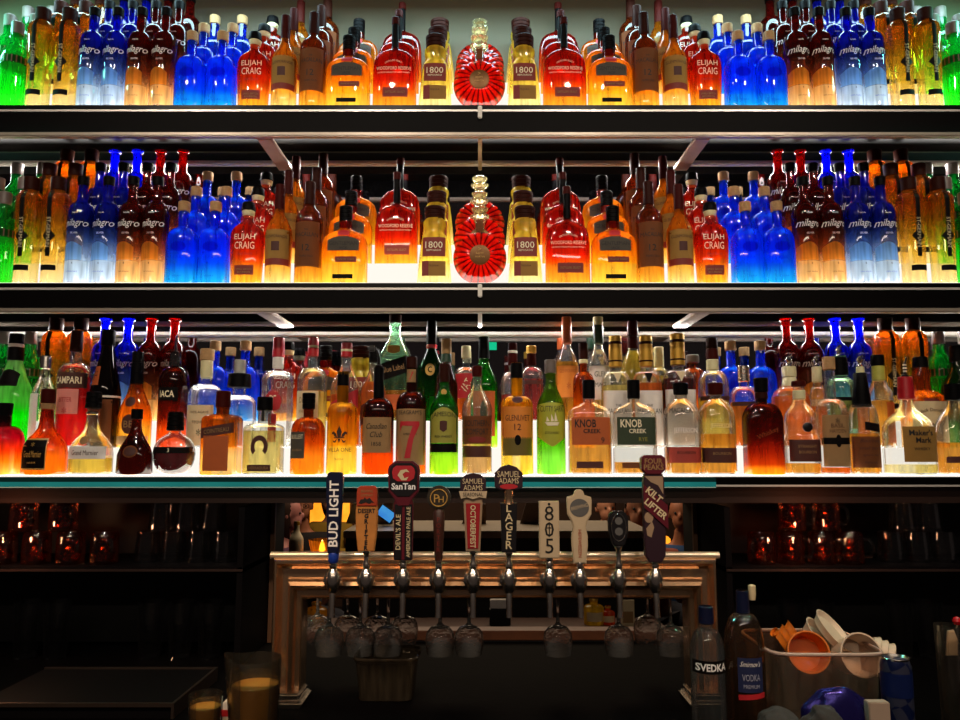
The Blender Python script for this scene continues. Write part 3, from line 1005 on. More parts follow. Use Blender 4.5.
def palm_extra(S):
    c, z0 = -0.004, 0.004
    ps = [[(c - .001, z0), (c + .001, z0), (c + .002, z0 + .026), (c + .0008, z0 + .026)]]
    for a in (-70, -35, 0, 35, 70, 105, -105):
        t = math.radians(a)
        e = (c + .001 + .015 * math.sin(t), z0 + .026 + .012 * math.cos(t) - .004 * abs(math.sin(t)))
        mpt = (c + .001 + .008 * math.sin(t), z0 + .029 + .008 * math.cos(t))
        ps.append([(c + .001, z0 + .0245), mpt, e, (mpt[0], mpt[1] - .003)])
    return [('emblem', polys(S, ps, INK))]

def seven_extra(S):
    f = lambda x, z: (x * S.W / 2, z * S.H)
    ps = [[f(-.62, .33), f(-.62, .44), f(.62, .44), f(.62, .41), f(-.4, .41), f(-.5, .33)][::1], [f(.2, .41), f(.62, .41), f(.25, .3), f(.05, .14), f(-.35, .14), f(-.1, .29)]]
    ps[0] = [f(-.66, .41), f(-.66, .445), f(.62, .445), f(.62, .405)]
    ps.append([f(-.66, .36), f(-.66, .41), f(-.5, .41)])
    return [('emblem', polys(S, ps, INKRED))]

def shoe_extra(S):
    ps = []
    r0, r1, zc = .014, .026, S.H * .36
    for i in range(16):
        a0, a1 = [math.radians(-45 + 270 * q / 16) for q in (i, i + 1)]
        f = lambda r, a: (r * math.cos(a) * .9, zc + r * 1.15 * math.sin(a))
        ps.append([f(r0, a0), f(r1, a0), f(r1, a1), f(r0, a1)])
    return [('emblem', polys(S, ps, L_DKBR)), ('neck_strip', MB().box(-.004, .004, -.017, -.013, S.H * .68, S.H * .82).mesh('neck_strip', BLK))]

def lily_extra(S):
    zc = S.H * .37
    ps = [[(0, zc + .028), (.007, zc + .012), (.004, zc - .004), (-.004, zc - .004), (-.007, zc + .012)],
          [(-.014, zc - .006), (.014, zc - .006), (.014, zc - .003), (-.014, zc - .003)],
          [(0, zc - .02), (.004, zc - .007), (-.004, zc - .007)]]
    for s in (-1, 1):
        ps.append([(s * .005, zc - .003), (s * .008, zc + .006), (s * .015, zc + .013), (s * .02, zc + .01), (s * .021, zc + .003), (s * .017, zc + .006), (s * .012, zc - .002)])
        ps.append([(s * .005, zc - .006), (s * .013, zc - .014), (s * .018, zc - .01), (s * .016, zc - .017), (s * .01, zc - .018)])
    return [('emblem', polys(S, ps, INK))]

def pourer(S, z0, lean=-0.012, hood=True, stripes=False):
    H = S.H
    z = z0 * H
    b = MB()
    b.lathe([(.0085, z - .004), (.0095, z), (.0095, z + .007), (.006, z + .010)], 16)
    b.tube([(0, 0, z + .008), (0, -.003, z + .03), (lean * .3, -.006, z + .046), (lean, -.009, z + .056)], [.0042, .0036, .003, .0028], 10)
    if hood:
        b.box(lean - .018, lean + .004, -.016, -.002, z + .046, z + .062, bev=.004)
    out = [('pourer', b.mesh('pourer', BLK))]
    if stripes:
        q = MB()
        for i in range(3):
            q.lathe([(.0046, z + .016 + .009 * i), (.0046, z + .020 + .009 * i)], 12, c=(0, -.003, 0))
        out.append(('pourer_band', q.mesh('pourer_band', CAPWHITE)))
    return out

def knob_stopper(S, z0, r=.011):
    z = z0 * S.H
    b = MB()
    b.lathe([(r * .7, z), (r, z + .003), (r * .6, z + .007), (r * .45, z + .012), (r * .8, z + .018), (r * .95, z + .023), (r * .6, z + .029), (.001, z + .031)], 18)
    b.tube([(-r, 0, z + .02), (-r * .2, 0, z + .03), (r * .8, 0, z + .036), (r * 1.2, 0, z + .031)], [.0025, .004, .003, .002], 8)
    return [('stopper', b.mesh('stopper', SILVER))]

def medal_extra(S):
    z = .5 * S.H
    y = S.y(.004, z, .001)
    b = MB().lathe([(.013, -.002), (.013, .0015), (.011, .0025), (0, .003)], 24, mtx=Matrix.Translation((.004, y, z)) @ Matrix.Rotation(PI / 2, 4, 'X'))
    return [('medallion', b.mesh('medallion', BLK))]

BELL = [(0, .93), (.015, .98), (.04, 1), (.25, 1), (.33, .95), (.42, .75), (.48, .52), (.54, .36), (.62, .3), (.75, .26), (.9, .26)]
LQ, WK, TQ, VD, CG, GN = 'liqueur bottle', 'whiskey bottle', 'tequila bottle', 'vodka bottle', 'cognac bottle', 'gin bottle'

# front row, left to right
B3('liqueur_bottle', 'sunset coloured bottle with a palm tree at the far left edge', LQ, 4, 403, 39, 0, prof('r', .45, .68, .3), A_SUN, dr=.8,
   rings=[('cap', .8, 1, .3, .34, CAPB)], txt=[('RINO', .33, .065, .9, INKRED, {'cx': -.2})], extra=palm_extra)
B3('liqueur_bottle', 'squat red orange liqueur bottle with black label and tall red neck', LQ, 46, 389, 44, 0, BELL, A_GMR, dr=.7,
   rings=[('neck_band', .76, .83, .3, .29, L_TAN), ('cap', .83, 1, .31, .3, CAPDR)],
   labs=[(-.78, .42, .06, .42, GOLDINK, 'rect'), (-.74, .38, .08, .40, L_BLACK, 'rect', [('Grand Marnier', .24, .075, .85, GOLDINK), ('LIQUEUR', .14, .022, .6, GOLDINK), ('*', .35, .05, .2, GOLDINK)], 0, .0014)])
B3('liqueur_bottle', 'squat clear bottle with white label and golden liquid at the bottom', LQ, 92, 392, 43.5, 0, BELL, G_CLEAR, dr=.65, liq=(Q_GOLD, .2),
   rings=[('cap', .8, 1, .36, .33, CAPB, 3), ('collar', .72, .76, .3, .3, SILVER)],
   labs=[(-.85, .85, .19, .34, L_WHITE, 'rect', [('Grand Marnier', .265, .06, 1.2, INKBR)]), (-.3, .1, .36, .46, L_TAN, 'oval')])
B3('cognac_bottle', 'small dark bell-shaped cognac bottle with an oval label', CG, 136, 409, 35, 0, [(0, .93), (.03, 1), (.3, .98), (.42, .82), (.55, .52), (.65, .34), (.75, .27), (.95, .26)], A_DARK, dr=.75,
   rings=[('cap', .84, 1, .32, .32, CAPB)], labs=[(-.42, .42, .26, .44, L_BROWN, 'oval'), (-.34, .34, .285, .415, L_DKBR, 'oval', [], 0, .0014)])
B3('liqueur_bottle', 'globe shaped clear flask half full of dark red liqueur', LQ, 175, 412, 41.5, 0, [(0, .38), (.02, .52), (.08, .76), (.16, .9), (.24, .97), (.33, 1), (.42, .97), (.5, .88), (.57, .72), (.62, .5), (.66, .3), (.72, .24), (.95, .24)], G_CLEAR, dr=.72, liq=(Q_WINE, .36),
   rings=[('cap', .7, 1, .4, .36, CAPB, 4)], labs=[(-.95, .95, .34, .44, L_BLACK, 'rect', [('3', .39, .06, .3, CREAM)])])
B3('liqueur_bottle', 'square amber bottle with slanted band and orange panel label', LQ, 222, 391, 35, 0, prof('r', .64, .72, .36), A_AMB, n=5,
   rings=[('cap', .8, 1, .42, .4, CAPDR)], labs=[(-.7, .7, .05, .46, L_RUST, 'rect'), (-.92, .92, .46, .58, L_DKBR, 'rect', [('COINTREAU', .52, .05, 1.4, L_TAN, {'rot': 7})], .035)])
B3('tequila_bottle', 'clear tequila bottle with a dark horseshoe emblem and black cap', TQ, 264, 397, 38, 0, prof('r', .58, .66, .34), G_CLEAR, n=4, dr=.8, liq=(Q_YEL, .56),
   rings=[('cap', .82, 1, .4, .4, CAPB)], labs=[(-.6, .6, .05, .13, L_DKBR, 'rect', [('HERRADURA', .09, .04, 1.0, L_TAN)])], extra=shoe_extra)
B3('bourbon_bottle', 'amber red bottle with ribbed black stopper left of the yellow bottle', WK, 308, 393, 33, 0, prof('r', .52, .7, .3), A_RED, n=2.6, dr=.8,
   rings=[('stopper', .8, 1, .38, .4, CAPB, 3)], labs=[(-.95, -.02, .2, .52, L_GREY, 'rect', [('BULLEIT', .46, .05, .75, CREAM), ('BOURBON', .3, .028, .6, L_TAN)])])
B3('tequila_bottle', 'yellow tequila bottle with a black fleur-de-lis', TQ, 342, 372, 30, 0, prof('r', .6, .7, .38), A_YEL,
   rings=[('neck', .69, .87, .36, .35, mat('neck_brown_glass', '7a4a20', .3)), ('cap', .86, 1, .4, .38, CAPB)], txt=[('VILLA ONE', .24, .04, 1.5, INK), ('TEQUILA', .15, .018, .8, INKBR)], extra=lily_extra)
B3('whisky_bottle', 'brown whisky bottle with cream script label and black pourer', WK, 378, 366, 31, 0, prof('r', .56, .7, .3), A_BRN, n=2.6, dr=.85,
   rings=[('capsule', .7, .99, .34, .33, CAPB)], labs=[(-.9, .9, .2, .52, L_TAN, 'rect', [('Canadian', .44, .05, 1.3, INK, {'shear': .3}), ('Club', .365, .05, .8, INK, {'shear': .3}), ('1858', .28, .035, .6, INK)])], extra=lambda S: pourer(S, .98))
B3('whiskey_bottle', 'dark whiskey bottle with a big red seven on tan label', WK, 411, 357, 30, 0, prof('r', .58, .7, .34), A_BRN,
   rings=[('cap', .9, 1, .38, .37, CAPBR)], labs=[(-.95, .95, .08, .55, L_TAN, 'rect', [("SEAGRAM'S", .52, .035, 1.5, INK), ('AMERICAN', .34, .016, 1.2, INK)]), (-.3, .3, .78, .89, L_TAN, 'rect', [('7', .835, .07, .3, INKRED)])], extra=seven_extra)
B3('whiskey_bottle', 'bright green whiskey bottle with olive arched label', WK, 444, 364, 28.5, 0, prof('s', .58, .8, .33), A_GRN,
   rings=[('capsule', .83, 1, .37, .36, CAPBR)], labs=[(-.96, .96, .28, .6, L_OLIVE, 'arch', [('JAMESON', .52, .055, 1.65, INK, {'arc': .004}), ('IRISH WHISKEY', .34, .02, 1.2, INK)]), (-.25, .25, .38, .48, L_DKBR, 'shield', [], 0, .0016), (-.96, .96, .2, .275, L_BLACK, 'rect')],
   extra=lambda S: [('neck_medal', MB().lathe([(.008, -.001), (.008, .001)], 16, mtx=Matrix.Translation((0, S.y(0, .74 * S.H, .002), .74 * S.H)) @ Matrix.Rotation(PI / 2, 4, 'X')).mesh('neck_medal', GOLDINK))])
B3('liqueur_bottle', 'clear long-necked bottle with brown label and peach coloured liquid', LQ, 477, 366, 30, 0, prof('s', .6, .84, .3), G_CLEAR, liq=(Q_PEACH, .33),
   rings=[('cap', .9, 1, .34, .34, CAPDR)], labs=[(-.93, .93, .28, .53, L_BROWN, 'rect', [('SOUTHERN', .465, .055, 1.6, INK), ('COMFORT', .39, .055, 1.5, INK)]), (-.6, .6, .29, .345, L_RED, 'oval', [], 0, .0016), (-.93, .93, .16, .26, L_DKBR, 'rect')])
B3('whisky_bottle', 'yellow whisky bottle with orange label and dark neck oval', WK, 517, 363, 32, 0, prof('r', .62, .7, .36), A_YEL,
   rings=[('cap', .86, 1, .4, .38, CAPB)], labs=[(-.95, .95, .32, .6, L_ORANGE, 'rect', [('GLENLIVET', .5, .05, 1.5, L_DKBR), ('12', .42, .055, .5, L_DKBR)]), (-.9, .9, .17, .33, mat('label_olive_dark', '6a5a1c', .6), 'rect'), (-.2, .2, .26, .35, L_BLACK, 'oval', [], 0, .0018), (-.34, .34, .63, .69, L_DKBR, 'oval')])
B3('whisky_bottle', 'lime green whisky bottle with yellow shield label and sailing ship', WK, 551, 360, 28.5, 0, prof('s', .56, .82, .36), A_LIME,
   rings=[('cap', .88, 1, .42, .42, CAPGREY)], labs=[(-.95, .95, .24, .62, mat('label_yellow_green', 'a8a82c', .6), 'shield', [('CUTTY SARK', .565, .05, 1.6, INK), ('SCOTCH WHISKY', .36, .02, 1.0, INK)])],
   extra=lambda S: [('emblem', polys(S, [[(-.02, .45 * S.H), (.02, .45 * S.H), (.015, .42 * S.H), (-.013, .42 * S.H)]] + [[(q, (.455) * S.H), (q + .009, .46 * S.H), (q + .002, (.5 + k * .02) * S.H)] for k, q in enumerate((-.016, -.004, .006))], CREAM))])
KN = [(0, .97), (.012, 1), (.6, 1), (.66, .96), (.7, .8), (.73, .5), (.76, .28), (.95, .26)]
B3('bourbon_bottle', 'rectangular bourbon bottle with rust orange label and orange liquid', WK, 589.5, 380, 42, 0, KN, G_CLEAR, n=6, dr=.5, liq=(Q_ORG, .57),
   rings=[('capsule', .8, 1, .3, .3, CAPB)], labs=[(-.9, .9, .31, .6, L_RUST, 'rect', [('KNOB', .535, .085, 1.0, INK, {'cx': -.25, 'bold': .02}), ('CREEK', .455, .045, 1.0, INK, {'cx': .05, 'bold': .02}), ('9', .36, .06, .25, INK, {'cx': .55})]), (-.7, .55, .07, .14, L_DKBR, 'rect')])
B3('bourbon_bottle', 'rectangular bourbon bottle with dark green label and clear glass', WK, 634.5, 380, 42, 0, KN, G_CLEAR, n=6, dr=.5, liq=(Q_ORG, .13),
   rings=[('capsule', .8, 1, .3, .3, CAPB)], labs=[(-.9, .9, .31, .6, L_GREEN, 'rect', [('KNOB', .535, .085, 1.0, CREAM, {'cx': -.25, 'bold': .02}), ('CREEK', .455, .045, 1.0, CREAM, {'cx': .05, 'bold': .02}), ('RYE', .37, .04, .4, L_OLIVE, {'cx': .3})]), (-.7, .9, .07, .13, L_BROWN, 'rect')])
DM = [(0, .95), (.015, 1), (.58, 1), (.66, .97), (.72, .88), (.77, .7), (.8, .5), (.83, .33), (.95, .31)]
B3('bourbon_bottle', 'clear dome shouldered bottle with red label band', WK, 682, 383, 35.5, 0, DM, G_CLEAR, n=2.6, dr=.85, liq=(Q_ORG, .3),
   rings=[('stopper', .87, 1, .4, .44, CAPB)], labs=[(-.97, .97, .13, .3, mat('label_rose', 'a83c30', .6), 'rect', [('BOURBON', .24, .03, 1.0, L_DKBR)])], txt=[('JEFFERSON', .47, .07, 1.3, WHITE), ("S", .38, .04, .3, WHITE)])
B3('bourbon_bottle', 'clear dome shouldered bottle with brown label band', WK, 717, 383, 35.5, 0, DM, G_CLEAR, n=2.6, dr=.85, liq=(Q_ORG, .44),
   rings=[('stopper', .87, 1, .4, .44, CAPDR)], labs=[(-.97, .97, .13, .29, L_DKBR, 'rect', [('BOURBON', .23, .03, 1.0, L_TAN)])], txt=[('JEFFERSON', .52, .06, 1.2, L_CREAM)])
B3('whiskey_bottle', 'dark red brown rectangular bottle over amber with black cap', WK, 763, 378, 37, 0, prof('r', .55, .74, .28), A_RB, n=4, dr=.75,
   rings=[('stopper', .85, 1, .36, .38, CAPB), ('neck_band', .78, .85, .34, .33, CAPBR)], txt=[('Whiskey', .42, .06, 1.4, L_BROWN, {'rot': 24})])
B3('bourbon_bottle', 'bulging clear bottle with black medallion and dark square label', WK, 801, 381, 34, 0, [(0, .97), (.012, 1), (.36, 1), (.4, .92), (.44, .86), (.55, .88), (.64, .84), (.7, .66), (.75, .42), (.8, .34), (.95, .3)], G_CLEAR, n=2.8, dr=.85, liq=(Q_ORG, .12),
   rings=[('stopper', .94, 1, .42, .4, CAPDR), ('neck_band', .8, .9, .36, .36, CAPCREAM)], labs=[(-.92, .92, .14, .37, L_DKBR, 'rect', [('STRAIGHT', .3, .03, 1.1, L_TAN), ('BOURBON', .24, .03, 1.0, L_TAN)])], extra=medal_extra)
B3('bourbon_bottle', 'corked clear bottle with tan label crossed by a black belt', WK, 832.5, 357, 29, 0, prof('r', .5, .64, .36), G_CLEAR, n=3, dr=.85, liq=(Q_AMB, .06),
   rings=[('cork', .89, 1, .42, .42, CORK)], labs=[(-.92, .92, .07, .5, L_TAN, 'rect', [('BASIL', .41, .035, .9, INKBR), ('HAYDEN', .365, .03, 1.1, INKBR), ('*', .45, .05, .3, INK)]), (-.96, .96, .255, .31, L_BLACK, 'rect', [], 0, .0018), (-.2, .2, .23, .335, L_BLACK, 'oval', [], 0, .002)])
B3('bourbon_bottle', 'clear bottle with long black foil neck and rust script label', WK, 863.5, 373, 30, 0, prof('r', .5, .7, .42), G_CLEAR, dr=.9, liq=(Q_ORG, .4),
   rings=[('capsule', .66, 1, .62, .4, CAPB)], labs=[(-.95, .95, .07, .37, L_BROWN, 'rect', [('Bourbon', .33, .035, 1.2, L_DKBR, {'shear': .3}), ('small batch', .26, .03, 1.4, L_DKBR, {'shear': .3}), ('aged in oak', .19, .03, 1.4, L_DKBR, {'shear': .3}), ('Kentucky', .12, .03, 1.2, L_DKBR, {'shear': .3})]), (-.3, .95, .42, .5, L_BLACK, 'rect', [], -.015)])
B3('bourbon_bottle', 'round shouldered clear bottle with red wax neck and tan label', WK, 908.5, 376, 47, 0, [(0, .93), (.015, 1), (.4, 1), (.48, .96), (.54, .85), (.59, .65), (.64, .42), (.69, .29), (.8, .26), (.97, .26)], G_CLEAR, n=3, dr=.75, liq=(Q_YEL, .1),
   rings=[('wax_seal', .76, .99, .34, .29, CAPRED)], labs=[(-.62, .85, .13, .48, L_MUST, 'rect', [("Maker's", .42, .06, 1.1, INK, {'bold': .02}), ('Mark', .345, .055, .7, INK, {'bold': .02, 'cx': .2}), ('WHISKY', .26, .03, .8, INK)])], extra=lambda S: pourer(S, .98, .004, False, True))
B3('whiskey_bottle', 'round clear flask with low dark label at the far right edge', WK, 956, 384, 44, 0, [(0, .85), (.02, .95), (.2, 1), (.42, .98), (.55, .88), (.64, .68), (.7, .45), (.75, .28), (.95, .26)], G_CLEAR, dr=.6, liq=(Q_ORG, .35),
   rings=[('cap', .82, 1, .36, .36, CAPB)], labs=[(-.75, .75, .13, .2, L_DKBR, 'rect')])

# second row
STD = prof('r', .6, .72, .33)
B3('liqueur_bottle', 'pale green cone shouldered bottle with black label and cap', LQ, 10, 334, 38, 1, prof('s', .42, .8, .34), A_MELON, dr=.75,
   rings=[('neck_band', .88, .91, .38, .38, CAPWHITE), ('cap', .76, .88, .4, .38, CAPB), ('cap', .91, 1, .38, .36, CAPB)], labs=[(-.55, .5, .53, .68, L_BLACK, 'arch')])
B3('vodka_bottle', 'slim clear bottle with white label left of the pink one', VD, 41, 356, 23.5, 1, prof('s', .55, .8, .42), G_CLEAR, rings=[('cap', .85, 1, .5, .46, SILVER)], labs=[(-.95, .1, .06, .58, L_WHITE, 'rect')])
B3('liqueur_bottle', 'pink red aperitif bottle with dark banner label', LQ, 71, 331, 31, 1, prof('r', .62, .72, .34), G_CLEAR, liq=(Q_RED, .6),
   rings=[('cap', .82, 1, .4, .36, CAPBR)], labs=[(-.97, .97, .5, .63, L_DKBR, 'rect', [('CAMPARI', .565, .06, 1.6, CREAM, {'bold': .02})]), (-.7, .7, .28, .49, L_PINK, 'rect', [('BITTER', .4, .04, .8, INKRED), ('*', .31, .05, .3, INKRED)])])
B3('liqueur_bottle', 'very dark brown conical bottle with small orange label', LQ, 103, 330, 29.5, 1, [(0, .95), (.01, 1), (.38, 1), (.42, .96), (.45, 1), (.55, .85), (.7, .6), (.82, .42), (.97, .36)], A_BOTTLE,
   rings=[('cap', .86, 1, .46, .42, CAPB), ('neck_band', .415, .435, 1.0, 1.0, CAPWHITE)], labs=[(-.7, -.1, .52, .68, L_RUST, 'rect', [('F', .6, .08, .3, L_DKBR)], .0), (-.6, .8, .05, .4, L_BROWN, 'rect')])
B3('cognac_bottle', 'amber bell cognac bottle with round seal and dark foil neck', CG, 134, 352, 33, 1, [(0, .95), (.015, 1), (.3, 1), (.42, .88), (.54, .58), (.62, .4), (.7, .33), (.97, .3)], A_AMB, dr=.75,
   rings=[('capsule', .66, 1, .38, .34, CAPB, 3)], labs=[(-.4, .25, .42, .52, L_DKBR, 'oval'), (-.5, .45, .14, .34, L_DKBR, 'oval', [('BB', .24, .07, .6, L_TAN)]), (-.95, .95, .03, .12, L_TAN, 'rect')])
B3('rum_bottle', 'dark red bottle with black label and clear pourer', 'rum bottle', 172, 352, 29.5, 1, prof('r', .68, .84, .36), A_BRN, rings=[('neck', .84, 1, .4, .36, G_CLEAR)],
   labs=[(-.8, .6, .48, .62, L_BLACK, 'rect', [('IACA', .55, .07, 1.0, CREAM, {'bold': .02})])], extra=lambda S: [(n, m) for n, m in pourer(S, .97, .006, False)])
B3('tequila_bottle', 'square clear bottle with cream label and cork stopper', TQ, 204, 349, 30.5, 1, prof('r', .5, .64, .38), G_CLEAR, n=4, rings=[('neck_band', .7, .88, .4, .4, CAPCREAM), ('cork', .88, 1, .46, .46, CORK)],
   labs=[(-.85, .85, .02, .42, L_CREAM, 'rect', [('100% AGAVE', .35, .025, 1.2, INKBR), ('TEQUILA', .25, .03, 1.0, INKBR), ('*', .15, .07, .3, L_GREEN)])])
B3('gin_bottle', 'clear bottle with wide black collar and white knob', GN, 237.5, 360, 32.5, 1, prof('r', .48, .6, .4), G_CLEAR, n=3, rings=[('collar', .68, .84, .72, .66, CAPB), ('knob', .84, 1, .34, .32, CAPWHITE)], labs=[(-.55, .55, .03, .35, mat('label_pale_blue', 'a8b8c8', .6), 'rect')])
B3('vodka_bottle', 'clear ribbed bottle with red cap and red crest', VD, 276, 338, 32.5, 1, prof('r', .6, .7, .32), G_CLEAR, seg=48, flute=(10, .02, .58, .06),
   rings=[('neck_label', .72, .83, .34, .34, CAPWHITE), ('cap', .82, 1, .38, .35, CAPRED)], labs=[(-.5, .5, .3, .52, L_BRED, 'sun', [('T', .42, .09, .4, CREAM)]), (-.25, .25, .05, .3, L_BRED, 'rect')])
B3('whisky_bottle', 'clear bottle with striped red cap and cream label', WK, 311, 337, 30, 1, STD, G_CLEAR, liq=(Q_YEL, .5), rings=[('cap', .82, .9, .36, .36, CAPRED), ('neck_band', .9, .92, .35, .35, CAPCREAM), ('cap', .92, 1, .36, .33, CAPRED)],
   labs=[(-.9, .6, .1, .5, L_CREAM, 'rect', [('DEWAR', .42, .05, 1.0, L_TAN), ('WHITE LABEL', .32, .03, 1.1, L_TAN)])])
B3('whisky_bottle', 'square whisky bottle with slanted red label', WK, 345, 343, 29, 1, prof('s', .55, .8, .36), G_CLEAR, n=4, liq=(Q_AMB, .5), rings=[('cap', .86, 1, .4, .38, CAPRED), ('neck_band', .91, .94, .405, .405, CAPCREAM)],
   labs=[(-.95, .95, .3, .48, L_BRED, 'rect', [('Red Label', .39, .05, 1.3, CREAM, {'rot': 18})], .07)])
B3('whisky_bottle', 'square whisky bottle with slanted black label behind black pourer', WK, 373, 349, 25, 1, prof('s', .55, .8, .4), G_CLEAR, n=4, liq=(Q_AMB, .66), rings=[('cap', .86, 1, .44, .42, CAPB)], labs=[(-.95, .95, .28, .48, L_DKBR, 'rect', [('Black Label', .38, .045, 1.4, L_TAN, {'rot': 18})], .07)])
B3('whisky_bottle', 'tall pale green square whisky bottle with slanted dark label', WK, 394, 315, 31, 2, prof('s', .56, .84, .34), G_PALEG, n=4, liq=(Q_AMB, .28), rings=[('cap', .92, 1, .4, .4, CAPBR)],
   labs=[(-.92, .92, .4, .56, L_BLACK, 'rect', [('Blue Label', .48, .05, 1.4, L_TAN, {'rot': 12})], .045), (-.4, .4, .62, .7, GOLDINK, 'shield'), (-.7, .7, .1, .24, L_RUST, 'rect')])
B3('wine_bottle', 'dark green bottle with black capsule and gold seal', 'wine bottle', 431, 321, 28, 2, prof('s', .5, .74, .34), A_DKG, rings=[('capsule', .76, 1, .4, .36, CAPB), ('neck_band', .72, .76, .4, .4, CAPRED)], labs=[(-.4, .3, .44, .56, GOLDINK, 'oval', [('c', .5, .06, .3, A_DKG)])])
B3('whiskey_bottle', 'dark bottle with green and tan neck behind green bottle', WK, 446, 339, 23, 1, prof('s', .55, .8, .4), A_BRN, rings=[('capsule', .86, 1, .46, .44, L_TAN), ('neck_band', .78, .86, .5, .46, CAPDKG)])
B3('whisky_bottle', 'cream capped bottle with red striped label', WK, 466, 346, 23, 2, STD, G_CLEAR, liq=(Q_AMB, .3), rings=[('cap', .84, 1, .42, .42, CAPCREAM)], labs=[(-.9, .9, .3, .62, L_BRED, 'rect', [('VAT', .46, .1, 1.2, CREAM, {'rot': 60})])])
B3('liqueur_bottle', 'green herbal liqueur bottle with black cap', LQ, 484, 337, 27, 1, prof('s', .55, .8, .38), A_GRN, n=3, rings=[('cap', .8, 1, .42, .38, CAPB)], labs=[(-.8, .8, .1, .5, L_RUST, 'rect'), (-.3, .3, .22, .42, L_GREEN, 'oval', [], 0, .0016)])
B3('whisky_bottle', 'pinkish bottle with dark cap ringed in white', WK, 513, 343, 24, 1, STD, G_CLEAR, liq=(Q_PINK, .5), rings=[('cap', .78, .9, .4, .4, CAPDR), ('neck_band', .9, .925, .41, .41, CAPWHITE), ('cap', .925, 1, .4, .38, CAPDR)])
B3('whisky_bottle', 'pink bottle with yellow cap and dark neck', WK, 532, 346, 24, 2, STD, G_CLEAR, liq=(Q_PINK, .55), rings=[('capsule', .74, .9, .4, .38, CAPDR), ('cap', .9, 1, .42, .42, CAPGOLD)], labs=[(-.9, .9, .48, .53, L_DKBR, 'rect')])
GM = [(0, .9), (.01, .95), (.3, .97), (.49, 1), (.55, .94), (.63, .66), (.7, .4), (.78, .33), (.95, .33)]
B3('whisky_bottle', 'tall bottle of orange whisky with orange capsule neck', WK, 568, 317, 25, 2, GM, G_CLEAR, liq=(Q_ORG, .56), rings=[('capsule', .74, 1, .42, .4, CAPORANGE)], labs=[(-.85, .85, .22, .52, L_ORANGE, 'rect', [('GLENMORANGIE', .47, .035, 1.4, L_RUST), ('*', .33, .06, .3, L_RUST)])])
B3('whisky_bottle', 'small amber bottle with brown cap beside the orange neck', WK, 584.5, 343, 21.5, 1, STD, A_AMB, rings=[('cap', .84, 1, .44, .42, CAPBR), ('neck_band', .8, .84, .42, .42, CAPCREAM)])
B3('whisky_bottle', 'tall bottle with dark green capsule and cream cap', WK, 600, 317, 24.5, 2, GM, G_CLEAR, liq=(Q_PEACH, .2), rings=[('capsule', .74, .92, .44, .42, CAPDKG), ('cap', .92, 1, .42, .42, CAPCREAM)], labs=[(-.85, .85, .2, .52, L_WHITE, 'rect', [('GLEN', .44, .05, 1.0, CAPDKG), ('MALT', .34, .04, .9, CAPDKG)])])
MC = prof('r', .54, .68, .38)
def macallan(x, yt, w, lab, q, lv, tri):
    B3('whisky_bottle', lab, WK, x, yt, w, 1, MC, G_CLEAR, n=3.5, dr=.8, group='white label whiskies with gold necks', liq=(q, lv), rings=[('capsule', .72, 1, .46, .44, CAPGOLD), ('neck_band', .76, .78, .47, .47, CAPBR), ('neck_band', .92, .95, .47, .47, CAPBR)],
       labs=[(-.95, .95, .02, .5, L_WHITE, 'rect', [('THE', .37, .02, .4, INK), ('MACALLAN', .32, .045, 1.6, INK)]), (-.3, .3, .57, .66, tri, 'tri')])
macallan(617, 336, 29.5, 'gold-necked white label whisky bottle with pale triangle, leftmost of three', Q_YEL, .55, L_CREAM)
macallan(648, 336, 29.5, 'gold-necked white label whisky bottle with black triangle, middle of three', Q_AMB, .57, L_BLACK)
macallan(680, 334, 32, 'gold-necked white label whisky bottle with dark red drink, rightmost of three', Q_BRN, .6, L_CREAM)
B3('whisky_bottle', 'tall golden bottle with dark red striped capsule', WK, 635, 321, 27, 2, GM, G_CLEAR, liq=(Q_GOLD, .7), rings=[('capsule', .72, .84, .42, .41, CAPDR), ('capsule', .85, 1, .41, .39, CAPDR)])
B3('whisky_bottle', 'slim bottle with plain cream cap behind gold necks', WK, 661, 347, 19, 2, STD, G_CLEAR, liq=(Q_GOLD, .6), rings=[('capsule', .72, 1, .52, .5, CAPCREAM)])
B3('rum_bottle', 'dark red bottle with grey cap behind dark red whisky', 'rum bottle', 695, 355, 24, 2, prof('r', .66, .8, .44), A_RED, rings=[('cap', .88, 1, .54, .52, CAPGREY)])
B3('whisky_bottle', 'clear bottle with brown cap, cream neck label, yellow liquid', WK, 715, 338, 30.5, 1, prof('r', .56, .7, .36), G_CLEAR, liq=(Q_GOLD, .45), rings=[('neck_label', .7, .8, .4, .4, CAPCREAM), ('capsule', .8, .9, .4, .38, CAPDR), ('cap', .9, 1, .38, .36, CAPBR)], labs=[(-.96, .96, .42, .46, L_DKBR, 'rect')])
B3('whisky_bottle', 'amber bottle with silver striped cap before the blue bottles', WK, 746, 366, 29, 1, prof('r', .6, .75, .36), G_CLEAR, liq=(Q_AMB, .55), rings=[('cap', .8, 1, .44, .42, SILVER, 4)], labs=[(-.96, .96, .5, .55, L_DKBR, 'rect')])
B3('bourbon_bottle', 'broad amber bourbon bottle with silver figure stopper', WK, 792, 366, 37, 1, prof('r', .54, .74, .32), G_CLEAR, n=2.6, dr=.8, liq=(Q_AMB, .62), rings=[('neck_band', .74, .86, .42, .36, CAPCREAM), ('stopper_base', .86, .99, .38, .38, CAPCREAM)], extra=lambda S: knob_stopper(S, .98))
B3('bourbon_bottle', 'slender bottle with silver figure stopper left of green label', WK, 820, 366, 17, 1, prof('r', .54, .74, .5), G_CLEAR, dr=1, liq=(Q_AMB, .5), rings=[('neck_band', .8, .99, .58, .56, CAPCREAM)], extra=lambda S: knob_stopper(S, .98, .009))
